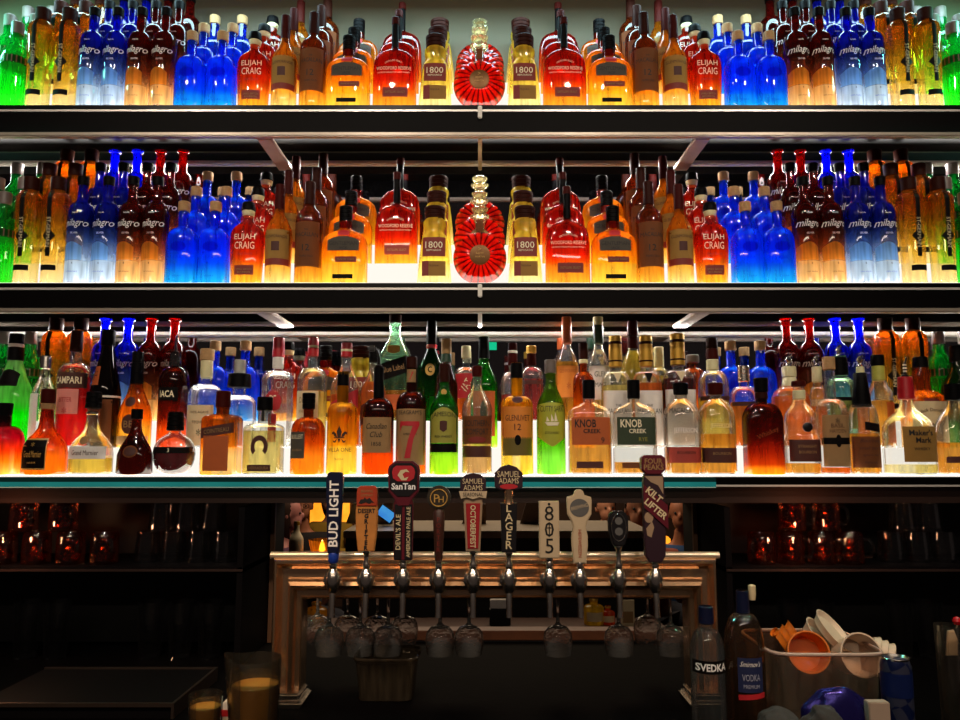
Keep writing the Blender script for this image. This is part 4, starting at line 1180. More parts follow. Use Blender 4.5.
B3('whiskey_bottle', 'clear whiskey bottle with green label and silver knob', WK, 843, 356, 28, 1, prof('r', .62, .76, .5), G_PALEG, rings=[('collar', .78, .98, .6, .56, CAPB)], labs=[(-.95, .95, .2, .5, mat('label_sage', '8a9a4a', .6), 'rect', [('TULLAMORE', .44, .05, 1.6, INK), ('DEW', .36, .05, .9, INK)]), (-.95, .95, .5, .54, L_BLACK, 'rect')], extra=lambda S: knob_stopper(S, .98, .008))
B3('bourbon_bottle', 'slender bottle with silver figure stopper right of green label', WK, 864, 366, 12.5, 1, prof('r', .54, .74, .6), G_CLEAR, liq=(Q_AMB, .5), rings=[('neck_band', .8, .99, .7, .66, CAPCREAM)], extra=lambda S: knob_stopper(S, .98, .009))
B3('whiskey_bottle', 'bottle with black cap, yellow green neck, orange liquid', WK, 882, 355, 25, 1, [(0, .95), (.01, 1), (.5, 1), (.54, 1.0), (.6, .96), (.66, .66), (.72, .5), (.85, .46), (.97, .42)], G_CLEAR, liq=(Q_ORG, .5), rings=[('neck_label', .72, .88, .5, .48, mat('neck_yellow_green', 'b8b850', .5)), ('cap', .88, 1, .52, .5, CAPB)], labs=[(.0, .95, .05, .48, L_RUST, 'rect')])
B3('whiskey_bottle', 'honey whiskey bottle with black cap and cream script label', WK, 925, 357, 38, 1, [(0, .96), (.01, 1), (.5, 1), (.56, .95), (.6, .7), (.63, .42), (.7, .4), (.8, .42), (.9, .34), (.97, .33)], A_AMB, n=4, dr=.8, rings=[('cap', .88, 1, .4, .36, CAPB)], labs=[(-.92, .92, .04, .5, L_CREAM, 'rect', [("Jack Daniel's", .38, .05, 1.3, INKBR, {'arc': .006, 'bold': .01}), ('HONEY', .24, .05, .9, INKBR)]), (-.4, .4, .5, .53, L_RED, 'rect')])
B3('spirit_bottle', 'dark green bottle at the far right end of second row', LQ, 962, 346, 32, 1, prof('s', .55, .8, .36), A_DKG, rings=[('cap', .84, 1, .4, .38, CAPB)])
# ------------------------------------------------------------------ beer tower
YT = -0.28
def cont(xl, xr, yt, yb):
    a, b = at(xl, yt, YT), at(xr, yt, YT)
    zb = CT + 0.002
    return [(a.x, zb), (a.x, a.z), (b.x, a.z), (b.x, zb)]
OUT = cont(273, 717, 557, 700)
INN = cont(301, 690, 600, 700)
# profile: (s from the outer edge to the inner, y offset)
PROF = [(0, .05), (0, -.004), (.03, -.016), (.09, -.024), (.15, -.024), (.21, -.016), (.24, -.006), (.3, -.002), (.5, -.004), (.52, -.012), (.57, -.024), (.65, -.03), (.73, -.024), (.78, -.012),
        (.8, -.004), (.93, -.002), (.96, -.008), (1.0, -.004), (1.0, .05)]
vs, fs = [], []
for s, yo in PROF:
    for (xa, za), (xb, zb) in zip(OUT, INN):
        vs.append((xa + (xb - xa) * s, YT + 0.02 + yo, za + (zb - za) * s))
n = len(PROF)
for i in range(n):
    j = (i + 1) % n
    for k in range(3):
        fs.append((i * 4 + k, i * 4 + k + 1, j * 4 + k + 1, j * 4 + k))
M_TOP = mat('tower_highlight_pale', 'f0d8bc', .3, .7, noise=.05)  # paler tube added along the beam to paint its highlight line
tow = thing('tap_tower', 'polished copper coloured beer tower arch carrying ten taps', 'beer tower', (0, 0, 0))
link('arch_frame', MB().add(vs, fs).mesh('arch_frame', BRASSY, 30), tow)
b = MB()
for (xa, za), (xb, zb) in ((OUT[1], OUT[2]),):
    b.tube([(xa - .008, YT + .012, za + .002), (xb + .008, YT + .012, zb + .002)], .0085, 12)
link('top_highlight', b.mesh('top_highlight', M_TOP), tow)
for x0, x1 in ((OUT[0][0], INN[0][0]), (INN[3][0], OUT[3][0])):
    b = MB()
    b.box(x0 - .012, x1 + .012, YT - .02, YT + .085, CT + .0005, CT + .014, bev=.004)
    b.box(x0 - .004, x1 + .004, YT - .012, YT + .077, CT + .014, CT + .03, bev=.004)
    link('foot', b.mesh('foot', CHROME), tow)

YH = -0.345
ZTAP = 580
def faucet(root, m0, ztop_px, px0):
    """chrome faucet: shank into the tower, body, ball, collar and spout."""
    zt = at(px0, ztop_px, YH).z - root.location.z
    b = MB()
    b.lathe([(.006, .022), (.0075, .026), (.0085, .03), (.0075, .036), (.0055, .042), (.0055, zt - .008), (.008, zt - .004), (.008, zt + .001)], 18)
    link('lever', b.mesh('lever', CHROME), root)
    b = MB()
    b.lathe([(.006, -.03), (.009, -.026), (.0135, -.018), (.0155, -.006), (.0155, .006), (.0125, .016), (.008, .022), (.006, .026)], 22)
    b.lathe([(.016, -.014), (.019, -.012), (.019, .012), (.016, .014)], 20, mtx=Matrix.Translation((-.002, .012, 0)) @ Matrix.Rotation(PI / 2, 4, 'X'))
    b.lathe([(.010, 0), (.010, -.055)], 16, mtx=Matrix.Rotation(PI / 2, 4, 'X'))
    link('faucet_body', b.mesh('faucet_body', CHROME), root)
    b = MB()
    b.tube([(0, 0, -.024), (0, -.004, -.04), (0, -.006, -.06), (0, -.008, -.078)], [.0075, .007, .0065, .0072], 14)
    link('spout', b.mesh('spout', CHROME), root)

M = mpp(530, YH)
class Tap:
    def __init__(s, px0, label, zbot):
        p = at(px0, ZTAP, YH)
        s.px0 = px0
        s.root = thing('beer_tap', label, 'beer tap', p, group='beer taps on the copper tower')
        s.z0 = p.z
        faucet(s.root, M, zbot, px0)
    def z(s, y):
        return at(s.px0, y, YH).z - s.z0
    def x(s, dx):
        return dx * M
    def poly(s, pts):
        return [(s.x(dx), s.z(y)) for dx, y in pts]
    def sym(s, half):
        """half = [(half width px, y px)...] top to bottom"""
        return s.poly([(-w, y) for w, y in half] + [(w, y) for w, y in half[::-1]])
    def slab(s, name, poly, d, m, parent=None, bev=.002, y=0.0):
        return link(name, MB().ext(poly, y - d, y + d, 0, bev).mesh(name, m), parent or s.root)
    def text(s, items, m, d, parent, name='lettering'):
        return flat_text(name, items, -d - .0008, m, parent)
    def t(s, txt, dx, y, hpx, wpx, **k):
        return text_pts(txt, s.x(dx), s.z(y), hpx * M, wpx * M, **k)

def ell(cx, cy, rx, ry, n=28):
    return [(cx + rx * math.cos(2 * PI * i / n), cy + ry * math.sin(2 * PI * i / n)) for i in range(n)]
H_BLUE = mat('handle_navy', '0c1230', .35)
H_BLUE2 = mat('handle_royal_blue', '1c3a9c', .35)
H_TAN = mat('handle_tan_wood', 'b87838', .5, noise=.25, scale=60)
H_RED = mat('handle_red', '9c1c24', .4)
H_ORED = mat('handle_orange_red', 'a83a1c', .45)
H_MAROON = mat('handle_maroon', '5c1020', .4)
H_BLACK = mat('handle_black', '100c10', .4)
H_DKW = mat('handle_dark_wood', '3c1c12', .5, noise=.3, scale=50)
H_CREAM = mat('handle_cream', 'c4ae8e', .5)
H_GREY = mat('handle_grey', '5c5a58', .5)
H_BEIGE = mat('handle_beige', 'a08468', .5)
H_PURPLE = mat('handle_dark_plum', '2c1420', .45)

# 1 navy
t = Tap(333, 'navy blue tap handle with white vertical lettering, leftmost', 563)
h = t.slab('handle', t.sym([(5, 472), (7.5, 474), (8.5, 480), (6.5, 530), (5.5, 553)]), .010, H_BLUE)
t.text([t.t('BUD LIGHT', 0, 513, 9.5, 70, rot=90, bold=.02)], WHITE, .010, h)
link('handle_base', MB().lathe([(.008, t.z(563)), (.011, t.z(561)), (.012, t.z(554)), (.010, t.z(552))], 18).mesh('handle_base', H_BLUE2), t.root)
# 2 tan
t = Tap(366, 'tan wooden paddle tap handle with orange red top', 551)
h = t.slab('handle', t.sym([(10.5, 506), (11, 512), (10.5, 530), (8, 551)]), .009, H_TAN)
t.text([t.t('DESERT', 0, 510.5, 4.5, 17, bold=.03), stack_pts('GRIFTER', 0, t.z(513), t.z(550), 4.6 * M, 7 * M, bold=.05)], INK, .009, h)
h = t.slab('handle_top', t.sym([(7, 486), (9.5, 488), (10.2, 493), (10.2, 506)]), .010, H_ORED)
t.text([(t.poly([(-8, 503), (-6, 499), (-3, 499), (-2, 497), (0, 499), (3, 497.5), (5, 500), (8, 503), (5, 502), (3, 503.5), (-1, 502), (-5, 503.5)]), [tuple(range(12))])], INK, .010, h, 'emblem')
t.text([t.t('BREWING', 0, 491, 2.6, 12), t.t('COMPANY', 0, 495, 2.4, 12)], L_TAN, .010, h)
# 3 hexagon
t = Tap(403, 'hexagonal maroon and black tap handle with red disc emblem', 560)
h = t.slab('handle', t.sym([(9, 500), (9.6, 505), (9.2, 560)]), .009, H_MAROON)
for s, dx in ((-1, -5), (1, 5.2)):
    p = t.slab('handle_panel', t.poly([(dx - 3.6, 504), (dx - 3.6, 559), (dx + 3.6, 559), (dx + 3.6, 504)]), .003, H_BLACK, h, .0005, y=-.008)
    t.text([t.t("DEVIL'S ALE" if s < 0 else 'AMERICAN PALE ALE', dx, 531.5, 5 if s < 0 else 3.8, 50, rot=90, bold=.01)], L_CREAM, .011, p)
h = t.slab('badge', t.sym([(9, 461), (15, 466), (16, 470), (15, 491), (9, 499), (6, 506)]), .012, H_MAROON)
p = t.slab('badge_face', t.sym([(8, 463), (13, 467), (14, 471), (13.4, 489), (6, 496)]), .002, H_BLACK, h, .0005, y=-.012)
t.text([(t.sym([(7.5, 465.5), (10.5, 468), (11.5, 472), (10.5, 478), (6, 481)]), [tuple(range(10))])], INKRED, .0145, p, 'emblem')
t.text([(t.poly([(-6, 475), (-3, 470), (3, 469), (6, 472), (2, 471.5), (-1, 474), (1, 478), (5, 476.5), (3, 480), (-2, 480)]), [tuple(range(10))])], L_CREAM, .0152, p, 'emblem')
t.text([t.t('SanTan', 0, 486, 6.5, 24, bold=.03)], WHITE, .0145, p)
# 4 dark round
t = Tap(438.5, 'dark wooden tap handle with round carved top', 561)
b = MB()
b.lathe([(.0075, t.z(561)), (.009, t.z(558)), (.0125, t.z(525)), (.013, t.z(512)), (.008, t.z(509))], 20)
h = link('handle', b.mesh('handle', H_DKW), t.root)
h2 = t.slab('badge', t.poly(ell(0, 497.5, 12, 12)), .010, mat('handle_dark_olive', '2c2418', .5), None, .003)
ring = MB()
c0 = Vector((0, -.0112, t.z(497.5)))
ring.tube([c0 + Vector((.0185 * math.cos(2 * PI * i / 24), 0, .0185 * math.sin(2 * PI * i / 24))) for i in range(25)], .0012, 6)
link('badge_ring', ring.mesh('badge_ring', GOLDINK), h2)
t.text([t.t('P', -2.2, 498, 8, 6), t.t('H', 2.4, 499, 6, 5)], GOLDINK, .011, h2)
flat_text('lettering', [stack_pts('PORTER', 0, t.z(516), t.z(552), 4.2 * M, 4.5 * M)], -.0136, L_RED, h)
# 5 red taper
t = Tap(473, 'tapered red tap handle edged in cream under dark rounded top', 551)
h = t.slab('handle', t.sym([(9.5, 494), (9.5, 503), (7, 551)]), .009, H_BEIGE)
p = t.slab('handle_panel', t.sym([(7.2, 503), (5.3, 548)]), .002, H_RED, h, .0005, y=-.009)
t.text([t.t('OCTOBERFEST', 0, 526, 5.5, 42, rot=-90, bold=.02)], L_CREAM, .0115, p)
h = t.slab('badge', t.poly([(-13, 493), (-13, 480), (-8, 475), (0, 473), (8, 475), (13, 480), (13, 493)]), .011, H_PURPLE)
t.text([t.t('SAMUEL', 0, 481, 5.2, 21), t.t('ADAMS', 0, 487.5, 5.2, 19)], L_CREAM, .011, h)
p = t.slab('ribbon', t.poly([(-14, 491), (14, 491), (13, 498), (6, 497), (0, 499), (-6, 497), (-12, 498.5)]), .002, H_CREAM, h, .0005, y=-.012)
t.text([t.t('SEASONAL', 0, 494, 3.6, 20)], INK, .0145, p)
# 6 black lager
t = Tap(509, 'black tap handle with stacked cream letters under dark rounded badge', 552)
h = t.slab('handle', t.sym([(8.5, 503), (8.2, 510), (7, 552)]), .009, H_BLACK)
t.text([stack_pts('LAGER', 0, t.z(503), t.z(549), 8 * M, 9 * M, bold=.01)], L_CREAM, .009, h)
link('handle_neck', MB().lathe([(.012, t.z(504)), (.009, t.z(498)), (.012, t.z(488))], 18).mesh('handle_neck', BRASSY), t.root)
h = t.slab('badge', t.poly([(-14, 487), (-14, 473), (-8, 467), (0, 464.5), (8, 467), (14, 473), (14, 487), (9, 490), (-9, 490)]), .011, H_PURPLE)
t.text([t.t('SAMUEL', 0, 474, 6, 23), t.t('ADAMS', 0, 480.5, 5.5, 20)], L_CREAM, .011, h)
t.text([(t.poly(ell(0, 486.3, 9, 2.6, 20)), [tuple(range(20))])], INKRED, .011, h, 'emblem')
# 7 805
t = Tap(549.5, 'plain cream rectangular tap handle with big black numerals', 558)
h = t.slab('handle', t.sym([(9.8, 501), (10, 503), (10, 556), (9.6, 558)]), .008, H_CREAM)
t.text([t.t('8', 0, 513, 14.5, 12.5), t.t('0', 0, 529, 14.5, 12.5), t.t('5', 0, 545.5, 14.5, 12)], INK, .008, h)
t.text([(t.poly(ell(0, 503.8, 1.4, 1.4, 8)), [tuple(range(8))]), (t.poly([(-.5, 523), (.5, 523), (.5, 535), (-.5, 535)]), [(0, 1, 2, 3)]), (t.poly([(-2, 527), (2, 527), (2, 528), (-2, 528)]), [(0, 1, 2, 3)])], INK, .008, h, 'emblem')
# 8 cream paddle
t = Tap(580, 'cream paddle tap handle with grey round emblem', 564)
h = t.slab('handle', t.sym([(2, 489.5), (4, 491), (5.5, 495), (12, 497), (12.5, 500), (12, 514), (8, 521), (6.2, 527), (8, 536), (8, 545), (6.2, 563)]), .008, H_CREAM, None, .0025)
t.text([(t.poly(ell(0, 507.5, 9.5, 9, 28)), [tuple(range(28))])], H_GREY, .008, h, 'emblem')
flat_text('lettering', [t.t('BREWING', 0, 506.5, 3.5, 17, rot=14)], -.0096, H_CREAM, h)
t.text([t.t('HEFEWEIZEN', 0, 543, 3.2, 30, rot=-90)], H_ORED, .008, h)
# 9 black oval
t = Tap(619, 'short black rounded tap handle with two grey discs', 546)
h = t.slab('handle', t.sym([(5, 511), (8.5, 514), (10, 520), (9.5, 532), (6.5, 543), (4.5, 546)]), .011, H_BLACK, None, .004)
ring = MB()
pts = [Vector((t.x(7.2 * math.cos(2 * PI * i / 28)), -.0115, t.z(527 + 13.5 * math.sin(2 * PI * i / 28)))) for i in range(29)]
ring.tube(pts, .0012, 6)
link('badge_ring', ring.mesh('badge_ring', SILVER), h)
t.text([(t.poly(ell(0, 520.5, 3.8, 3.8, 20)), [tuple(range(20))]), (t.poly(ell(0, 531, 4, 4, 20)), [tuple(range(20))])], H_GREY, .011, h, 'emblem')
# 10 plum banner
t = Tap(655.5, 'tall dark plum tap handle with slanted lettered banner, rightmost', 562)
h = t.slab('handle', t.sym([(9.5, 474), (10.5, 482), (10.5, 508), (11, 530), (10, 555), (6, 562)]), .010, H_PURPLE)
h2 = t.slab('badge', t.sym([(8, 455), (12, 458), (12.2, 469), (7, 474.5)]), .012, H_MAROON)
t.text([t.t('FOUR', 0, 461, 5.5, 18, bold=.02), t.t('PEAKS', 0, 467, 5.5, 20, bold=.02)], L_TAN, .012, h2)
p = t.slab('banner', t.poly([(-11, 484), (-11, 507), (13, 529), (13, 505)]), .002, H_MAROON, h, .0005, y=-.0115)
t.text([t.t('KILT', -.5, 494.5, 7, 18, rot=-40, bold=.03), t.t('LIFTER', 1, 508.5, 6.6, 27, rot=-40, bold=.03)], L_CREAM, .014, p)
t.text([(t.poly([(-9.5, 476), (9, 476), (9, 494), (4, 485), (-3, 482)]), [tuple(range(5))])], H_BEIGE, .010, h, 'emblem')
t.text([(t.poly([(-9, 528), (-3, 521), (-1, 527), (-4, 537), (-8, 535)]), [tuple(range(5))]), (t.poly(ell(-6, 517, 4.5, 5.5, 16)), [tuple(range(16))])], H_BEIGE, .010, h, 'emblem')

# ------------------------------------------------------------------ glasses
G_DIM = glass('bar_glass', 'e8e8e8', '8a8a90', 0.01, gloss=.35, edge=.1, rim=.22, wavy=.3)
G_DIM2 = glass('rack_glass', 'ece8e2', '9a948c', 0.05, gloss=.4, edge=.05, rim=.6, wavy=.2)
def stemglass():
    # hangs upside down, foot at the top (z = 0)
    p = [(.034, 0), (.033, -.002), (.008, -.006), (.0045, -.012), (.004, -.05), (.0045, -.088), (.010, -.0945), (.024, -.1), (.033, -.112), (.0358, -.128), (.0345, -.145), (.031, -.162)]
    q = [(r - .0016, z - .0004) for r, z in p[:5:-1]] + [(.004, -.097), (0, -.0975)]
    return MB().lathe(p + q, 28, close=False).mesh('bowl', M_CRYSTAL)
m, nt, out = new_mat('crystal')
gb = nt.nodes.new('ShaderNodeBsdfGlass'); gb.inputs['Roughness'].default_value = .02; gb.inputs['IOR'].default_value = 1.5
db = nt.nodes.new('ShaderNodeBsdfDiffuse'); db.inputs[0].default_value = (.8, .76, .7, 1)
tcn = nt.nodes.new('ShaderNodeTexCoord'); nzn = nt.nodes.new('ShaderNodeTexNoise'); nzn.inputs['Scale'].default_value = 60
bpn = nt.nodes.new('ShaderNodeBump'); bpn.inputs['Strength'].default_value = .5; bpn.inputs['Distance'].default_value = .004
nt.links.new(tcn.outputs['Object'], nzn.inputs[0]); nt.links.new(nzn.outputs['Fac'], bpn.inputs['Height']); nt.links.new(bpn.outputs[0], gb.inputs['Normal'])
mxn = nt.nodes.new('ShaderNodeMixShader'); mxn.inputs[0].default_value = .08
nt.links.new(gb.outputs[0], mxn.inputs[1]); nt.links.new(db.outputs[0], mxn.inputs[2]); nt.links.new(mxn.outputs[0], out.inputs[0])
M_CRYSTAL = m
sg = stemglass()
rack = thing('glass_rack', 'dark hanging rack holding upside-down wine glasses behind beer tower', 'glass rack', (0, 0, 0))
ZR = at(480, 585, -.15).z
FR = [(329, -.15), (360, -.15), (388, -.15), (440, -.15), (469, -.15), (558, -.15), (619, -.15), (671, -.15)]
BR = [(317, -.04), (347, -.04), (377, -.04), (404, -.04), (648, -.04)]
for i, (xp, yy) in enumerate(FR + BR):
    x = at(xp, 640, yy).x
    o = link('wine_glass', sg, None, (x, yy, ZR))
    tag(o, 'clear wine glass hanging upside down ' + ('in front row' if i < len(FR) else 'in rear row') + f', {["first", "second", "third", "fourth", "fifth", "sixth", "seventh", "eighth", "ninth"][i if i < len(FR) else i - len(FR)]} from the left', 'wine glass', 'hanging wine glasses')
    if i < len(FR):
        for s in (-1, 1):
            link('rail', MB().box(x + s * .012 - .003, x + s * .012 + .003, -.2, .02, ZR - .0078, ZR - .0057).mesh('rail', M_SHELF), rack)
link('rack_board', MB().box(at(310, 590, -.15).x, at(690, 590, -.15).x, -.21, .03, ZR + .004, ZR + .02).mesh('rack_board', M_SHELF), rack)
for s in (at(312, 590, -.15).x, at(688, 590, -.15).x):
    link('rack_strut', MB().box(s - .006, s + .006, -.208, .03, ZR - .006, ZR + .006).mesh('rack_strut', M_SHELF), rack)

# side cabinets: shelves, dividers, mugs and tumblers
M_CAB = mat('cabinet_black', '090709', .6, noise=.3, scale=10, spec=.08)
ZS = at(480, 565, 0.06).z
for side, x0, x1 in (('left', XL, xo0 - .014), ('right', xo1 + .014, XR)):
    t = thing('glass_shelf_unit', f'black open cabinet of dim glassware on the {side} of the taps', 'cabinet', (0, 0, 0))
    link('shelf_board', MB().box(x0, x1, .03, .299, ZS - .018, ZS, bev=.002).mesh('shelf_board', M_CAB), t)
    link('shelf_edge', MB().box(x0, x1, .026, .0298, ZS - .012, ZS - .006).mesh('shelf_edge', mat('edge_brown', '2c1e1a', .4)), t)
    xi = x1 - .016 if side == 'left' else x0
    link('side_panel', MB().box(xi, xi + .016, .03, .298, CT + .001, ZO - .002).mesh('side_panel', M_CAB), t)

M_MUG = glass('mug_glass', 'e8b8a0', 'a03c20', .03, gloss=.6, edge=.2, rim=.3, wavy=.6)  # orange tint paints warm reflections into clear glass
def mug_parts():
    # upside-down mug: wide rim at the bottom
    b = MB().lathe([(.036, 0), (.037, .004), (.0365, .05), (.035, .078), (.031, .086), (.0, .087)], 28, close=False)
    b.lathe([(.0, .07), (.026, .069), (.029, .06)], 24, close=False)
    hb = MB().tube([(.034, 0, .066), (.05, 0, .068), (.06, 0, .056), (.061, 0, .036), (.054, 0, .022), (.035, 0, .02)], .0042, 8)
    core = MB().lathe([(.0, .006), (.022, .01), (.027, .026), (.018, .034), (.012, .046), (.019, .058), (.014, .066), (0, .068)], 16)  # added core whose copper patches imitate orange reflections in the glass
    return [('beer_mug', b.mesh('mug', M_MUG), -1, None), ('handle', hb.mesh('handle', G_DIM), 0, None), ('inner_glow', core.mesh('inner', M_GLINT), 0, None)]
m, nt, out = new_mat('painted_glints')  # noise patches of copper stand in for reflected orange light
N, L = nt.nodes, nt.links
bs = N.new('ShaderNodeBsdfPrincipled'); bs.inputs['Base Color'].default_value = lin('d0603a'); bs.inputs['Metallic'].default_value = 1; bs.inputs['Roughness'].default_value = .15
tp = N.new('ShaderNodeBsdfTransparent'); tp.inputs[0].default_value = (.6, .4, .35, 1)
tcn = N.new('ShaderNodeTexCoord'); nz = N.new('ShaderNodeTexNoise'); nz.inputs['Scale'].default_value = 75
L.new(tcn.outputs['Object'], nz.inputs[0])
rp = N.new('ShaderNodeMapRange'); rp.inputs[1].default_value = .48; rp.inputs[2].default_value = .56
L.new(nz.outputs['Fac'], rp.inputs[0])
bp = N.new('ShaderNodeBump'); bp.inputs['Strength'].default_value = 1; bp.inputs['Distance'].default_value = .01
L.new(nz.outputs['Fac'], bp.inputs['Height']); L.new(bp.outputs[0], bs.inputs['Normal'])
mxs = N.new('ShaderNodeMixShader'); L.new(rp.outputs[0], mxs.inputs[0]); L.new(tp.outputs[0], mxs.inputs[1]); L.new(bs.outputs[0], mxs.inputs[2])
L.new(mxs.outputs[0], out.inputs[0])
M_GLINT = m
mp_ = mug_parts()
YM = .09
sc = .092 / .087
def mug(xp, lvl, label, rz, i):
    x = at(xp, 545, YM).x
    place(mp_, 'beer_mug', (x, YM, ZS + .0005 + (.0885 if lvl else 0)), label, 'mug', 'upturned beer mugs', rz)
mugs_l = [(3, 0), (37, 0), (71, 0), (105, 0), (22, 1), (62, 1)]
mugs_r = [(761, 0), (790, 0), (821, 0), (849, 0), (793, 1), (827, 1)]
OR = ['first', 'second', 'third', 'fourth']
for side, ms in (('left', mugs_l), ('right', mugs_r)):
    ci = [0, 0]
    for i, (xp, lv) in enumerate(ms):
        lab = f'coppery upturned glass mug, {"upper" if lv else "lower"} row on the {side}, {OR[ci[lv]]} from the left'
        ci[lv] += 1
        mug(xp, lv, lab, (-.75 * PI if side == 'right' and i == 0 else -PI / 4) + random.uniform(-.15, .15), i)

def tumbler(h, r0, r1):
    return MB().lathe([(r0 * .0, .004), (r0 * .9, .004), (r0, 0), (r0 + (r1 - r0) * .3, h * .3), (r1, h), (r1 * .96, h), (r0 * .94, .008)], 24, close=False).mesh('tumbler', G_DIM)
tA = tumbler(.082, .036, .030)
i = 0
NUM = ['first', 'second', 'third', 'fourth', 'fifth', 'sixth']
for side, xs_ in (('left', (148, 174, 200, 226)), ('right', (890, 916, 942))):
    for lv in (0, 1):
        for k, xp in enumerate(xs_):
            if lv and k == len(xs_) - 1:
                continue
            o = link('tumbler', tA, None, (at(xp + (13 if lv else 0), 545, .13).x, .13, ZS + .0005 + lv * .0845))
            tag(o, f'plain clear tumbler in dim cabinet on the {side}, {"upper" if lv else "lower"} row, {NUM[k]} from the left', 'glass', 'tumblers in the dark cabinets')
tB = tumbler(.15, .028, .036)
for side, xs_ in (('left', (26, 56, 150, 180, 210)), ('right', (792, 822, 900, 930))):
    for k, xp in enumerate(xs_):
        o = link('pint_glass', tB, None, (at(xp, 640, .12).x, .12, CT + .001))
        tag(o, f'tall pint glass standing on the dark counter to the {side}, {NUM[k]} from the left', 'glass', 'pint glasses on the counter')
import re
# ------------------------------------------------------------------ counter and the things on it
M_COUNTER = mat('counter_black', '040304', .75, noise=.6, scale=60, bump=.3, spec=.03)
q = link('bar_counter', MB().box(-3.2, 3.2, -.75, .299, CT - .05, CT, bev=.004).mesh('bar_counter', M_COUNTER))
tag(q, 'long dark bar counter running under the beer tower', 'counter')
q = link('counter_base', MB().box(-3.2, 3.2, -.70, .295, FL, CT - .051).mesh('counter_base', M_CAB))
tag(q, 'black cabinet front beneath the bar counter', 'cabinet')

YF = -.45
mf = mpp(680, YF)
def fx(x): return at(x, 690, YF).x
def fz(y, Y=YF): return at(480, y, Y).z

# drip tray at the left
t = thing('drip_tray', 'black drip tray with steel rim on the counter at left', 'tray', (0, 0, CT))
x0, x1 = at(-8, 700, -.3).x, at(183, 700, -.3).x
b = MB(); b.box(x0, x1, -.36, -.1, .001, .03); link('tray_body', b.mesh('tray_body', M_CAB), t)
b = MB()
for a in ((x0, x1, -.366, -.36), (x0, x1, -.1, -.094)):
    b.box(a[0], a[1], a[2], a[3], .026, .034)
b.box(x1, x1 + .006, -.366, -.094, .002, .034)
link('rim', b.mesh('rim', mat('dull_steel', '6a5a52', .35, .9)), t)

G_JUG = glass('jug_plastic', 'f0ece4', 'b0a090', .07, gloss=.7, edge=.4)
JUICE = mat('cloudy_juice', 'd89c40', .45, noise=.15)
def vessel(name, label, cat, xp, ytop, wpx, ylev, Y, taper=.94, lip=False, juice=JUICE, handle=False):
    H = fz(ytop, Y) - CT
    r = wpx / 2 * mpp(690, Y)
    p = [(0, .003), (r * taper * .96, .003), (r * taper, .006), (r, H), (r * .97, H), (r * taper * .95, .01), (0, .008)]
    b = MB().lathe(p, 36, close=False)
    if lip:
        v2 = []
        for x, y, z in b.v:
            k = max(0, (z - H * .8) / (H * .2))
            a = math.atan2(y, x)
            w = max(0, math.cos(a - PI)) ** 8
            v2.append((x - w * k * r * .28, y, z + w * k * .01))
        b.v = v2
    hl = (fz(ylev, Y) - CT)
    lq = MB().lathe([(0, .011), (r * taper * .93, .011), (r * .93 * (taper + (1 - taper) * hl / H), hl - .001), (0, hl)], 32)
    root = place([(name, b.mesh(name, G_JUG), -1, None), ('juice', lq.mesh('juice', juice), 0, None)], name, (at(xp, 690, Y).x, Y, CT + .0005), label, cat)
    return root
vessel('pitcher', 'clear plastic pitcher of cloudy yellow juice on the counter', 'pitcher', 255, 658, 50, 684, -.45, lip=True)
vessel('juice_glass', 'small glass of yellow juice left of the pitcher', 'glass', 206, 694, 33, 706, -.45, taper=.9)
t = thing('carton', 'small white and red carton between juice glass and pitcher', 'carton', (at(228, 705, -.4).x, -.36, CT))
zt = fz(699, -.36) - CT
w = .018
link('carton_body', MB().box(-w, w, -.02, .02, .0005, zt, bev=.002).mesh('carton_body', CAPWHITE), t)
link('red_panel', MB().box(-w - .0006, w + .0006, -.0208, .0206, zt * .3, zt * .62).mesh('red_panel', INKRED), t)

def tub(name, label, cat, xl, xr, ytop, Y, depth, g, taper=.88, hgt=None, rimm=None):
    H = fz(ytop, Y) - CT if hgt is None else hgt
    xa, xb = at(xl, ytop, Y).x, at(xr, ytop, Y).x
    cx = (xa + xb) / 2
    w = (xb - xa) / 2
    vs, fs = [], []
    lv = [(0.002, taper, 0), (H * .5, (1 + taper) / 2, 0), (H - .012, 1, 0), (H - .01, 1.03, 0), (H, 1.03, 0), (H, .99, 0), (H * .5, (1 + taper) / 2 - .02, 0), (.006, taper - .02, 0)]
    seg = 40
    for z, s, _ in lv:
        for k in range(seg):
            a = 2 * PI * (k + .5) / seg
            c, q = math.cos(a), math.sin(a)
            vs.append((w * s * math.copysign(abs(c) ** .3, c), depth / 2 * s * math.copysign(abs(q) ** .3, q), z))
    n = len(lv)
    for i in range(n - 1):
        for k in range(seg):
            k2 = (k + 1) % seg
            fs.append((i * seg + k, i * seg + k2, (i + 1) * seg + k2, (i + 1) * seg + k))
    fs.append(tuple(range(seg))[::-1])
    fs.append(tuple((n - 1) * seg + k for k in range(seg)))
    o = link(name, MB().add(vs, fs).mesh(name, g), None, (cx, Y + depth / 2, CT + .0005))
    rp = []
    for k in range(seg + 1):
        a = 2 * PI * k / seg
        c, q = math.cos(a), math.sin(a)
        rp.append((w * 1.03 * math.copysign(abs(c) ** .3, c), depth / 2 * 1.03 * math.copysign(abs(q) ** .3, q), H - .003))
    link('rim', MB().tube(rp, .0035, 8).mesh('rim', rimm or g), o)
    return tag(o, label, cat), cx
tub('plastic_tub', 'dim translucent plastic tub under the tap spouts', 'tub', 354, 416, 659, -.26, .12, glass('tub_dim', 'c8c0b0', '8a7c6a', .3, gloss=.4))
G_BIN = glass('bin_plastic', 'f4e8e0', 'e0c8b4', .1, gloss=.4, edge=.1, rim=.3)
YB = -.5
tub('plastic_bin', 'translucent plastic bin full of orange and white cup lids', 'bin', 774, 886, 653, YB, .2, G_BIN, .92, None, mat('bin_rim', 'b8a094', .4))

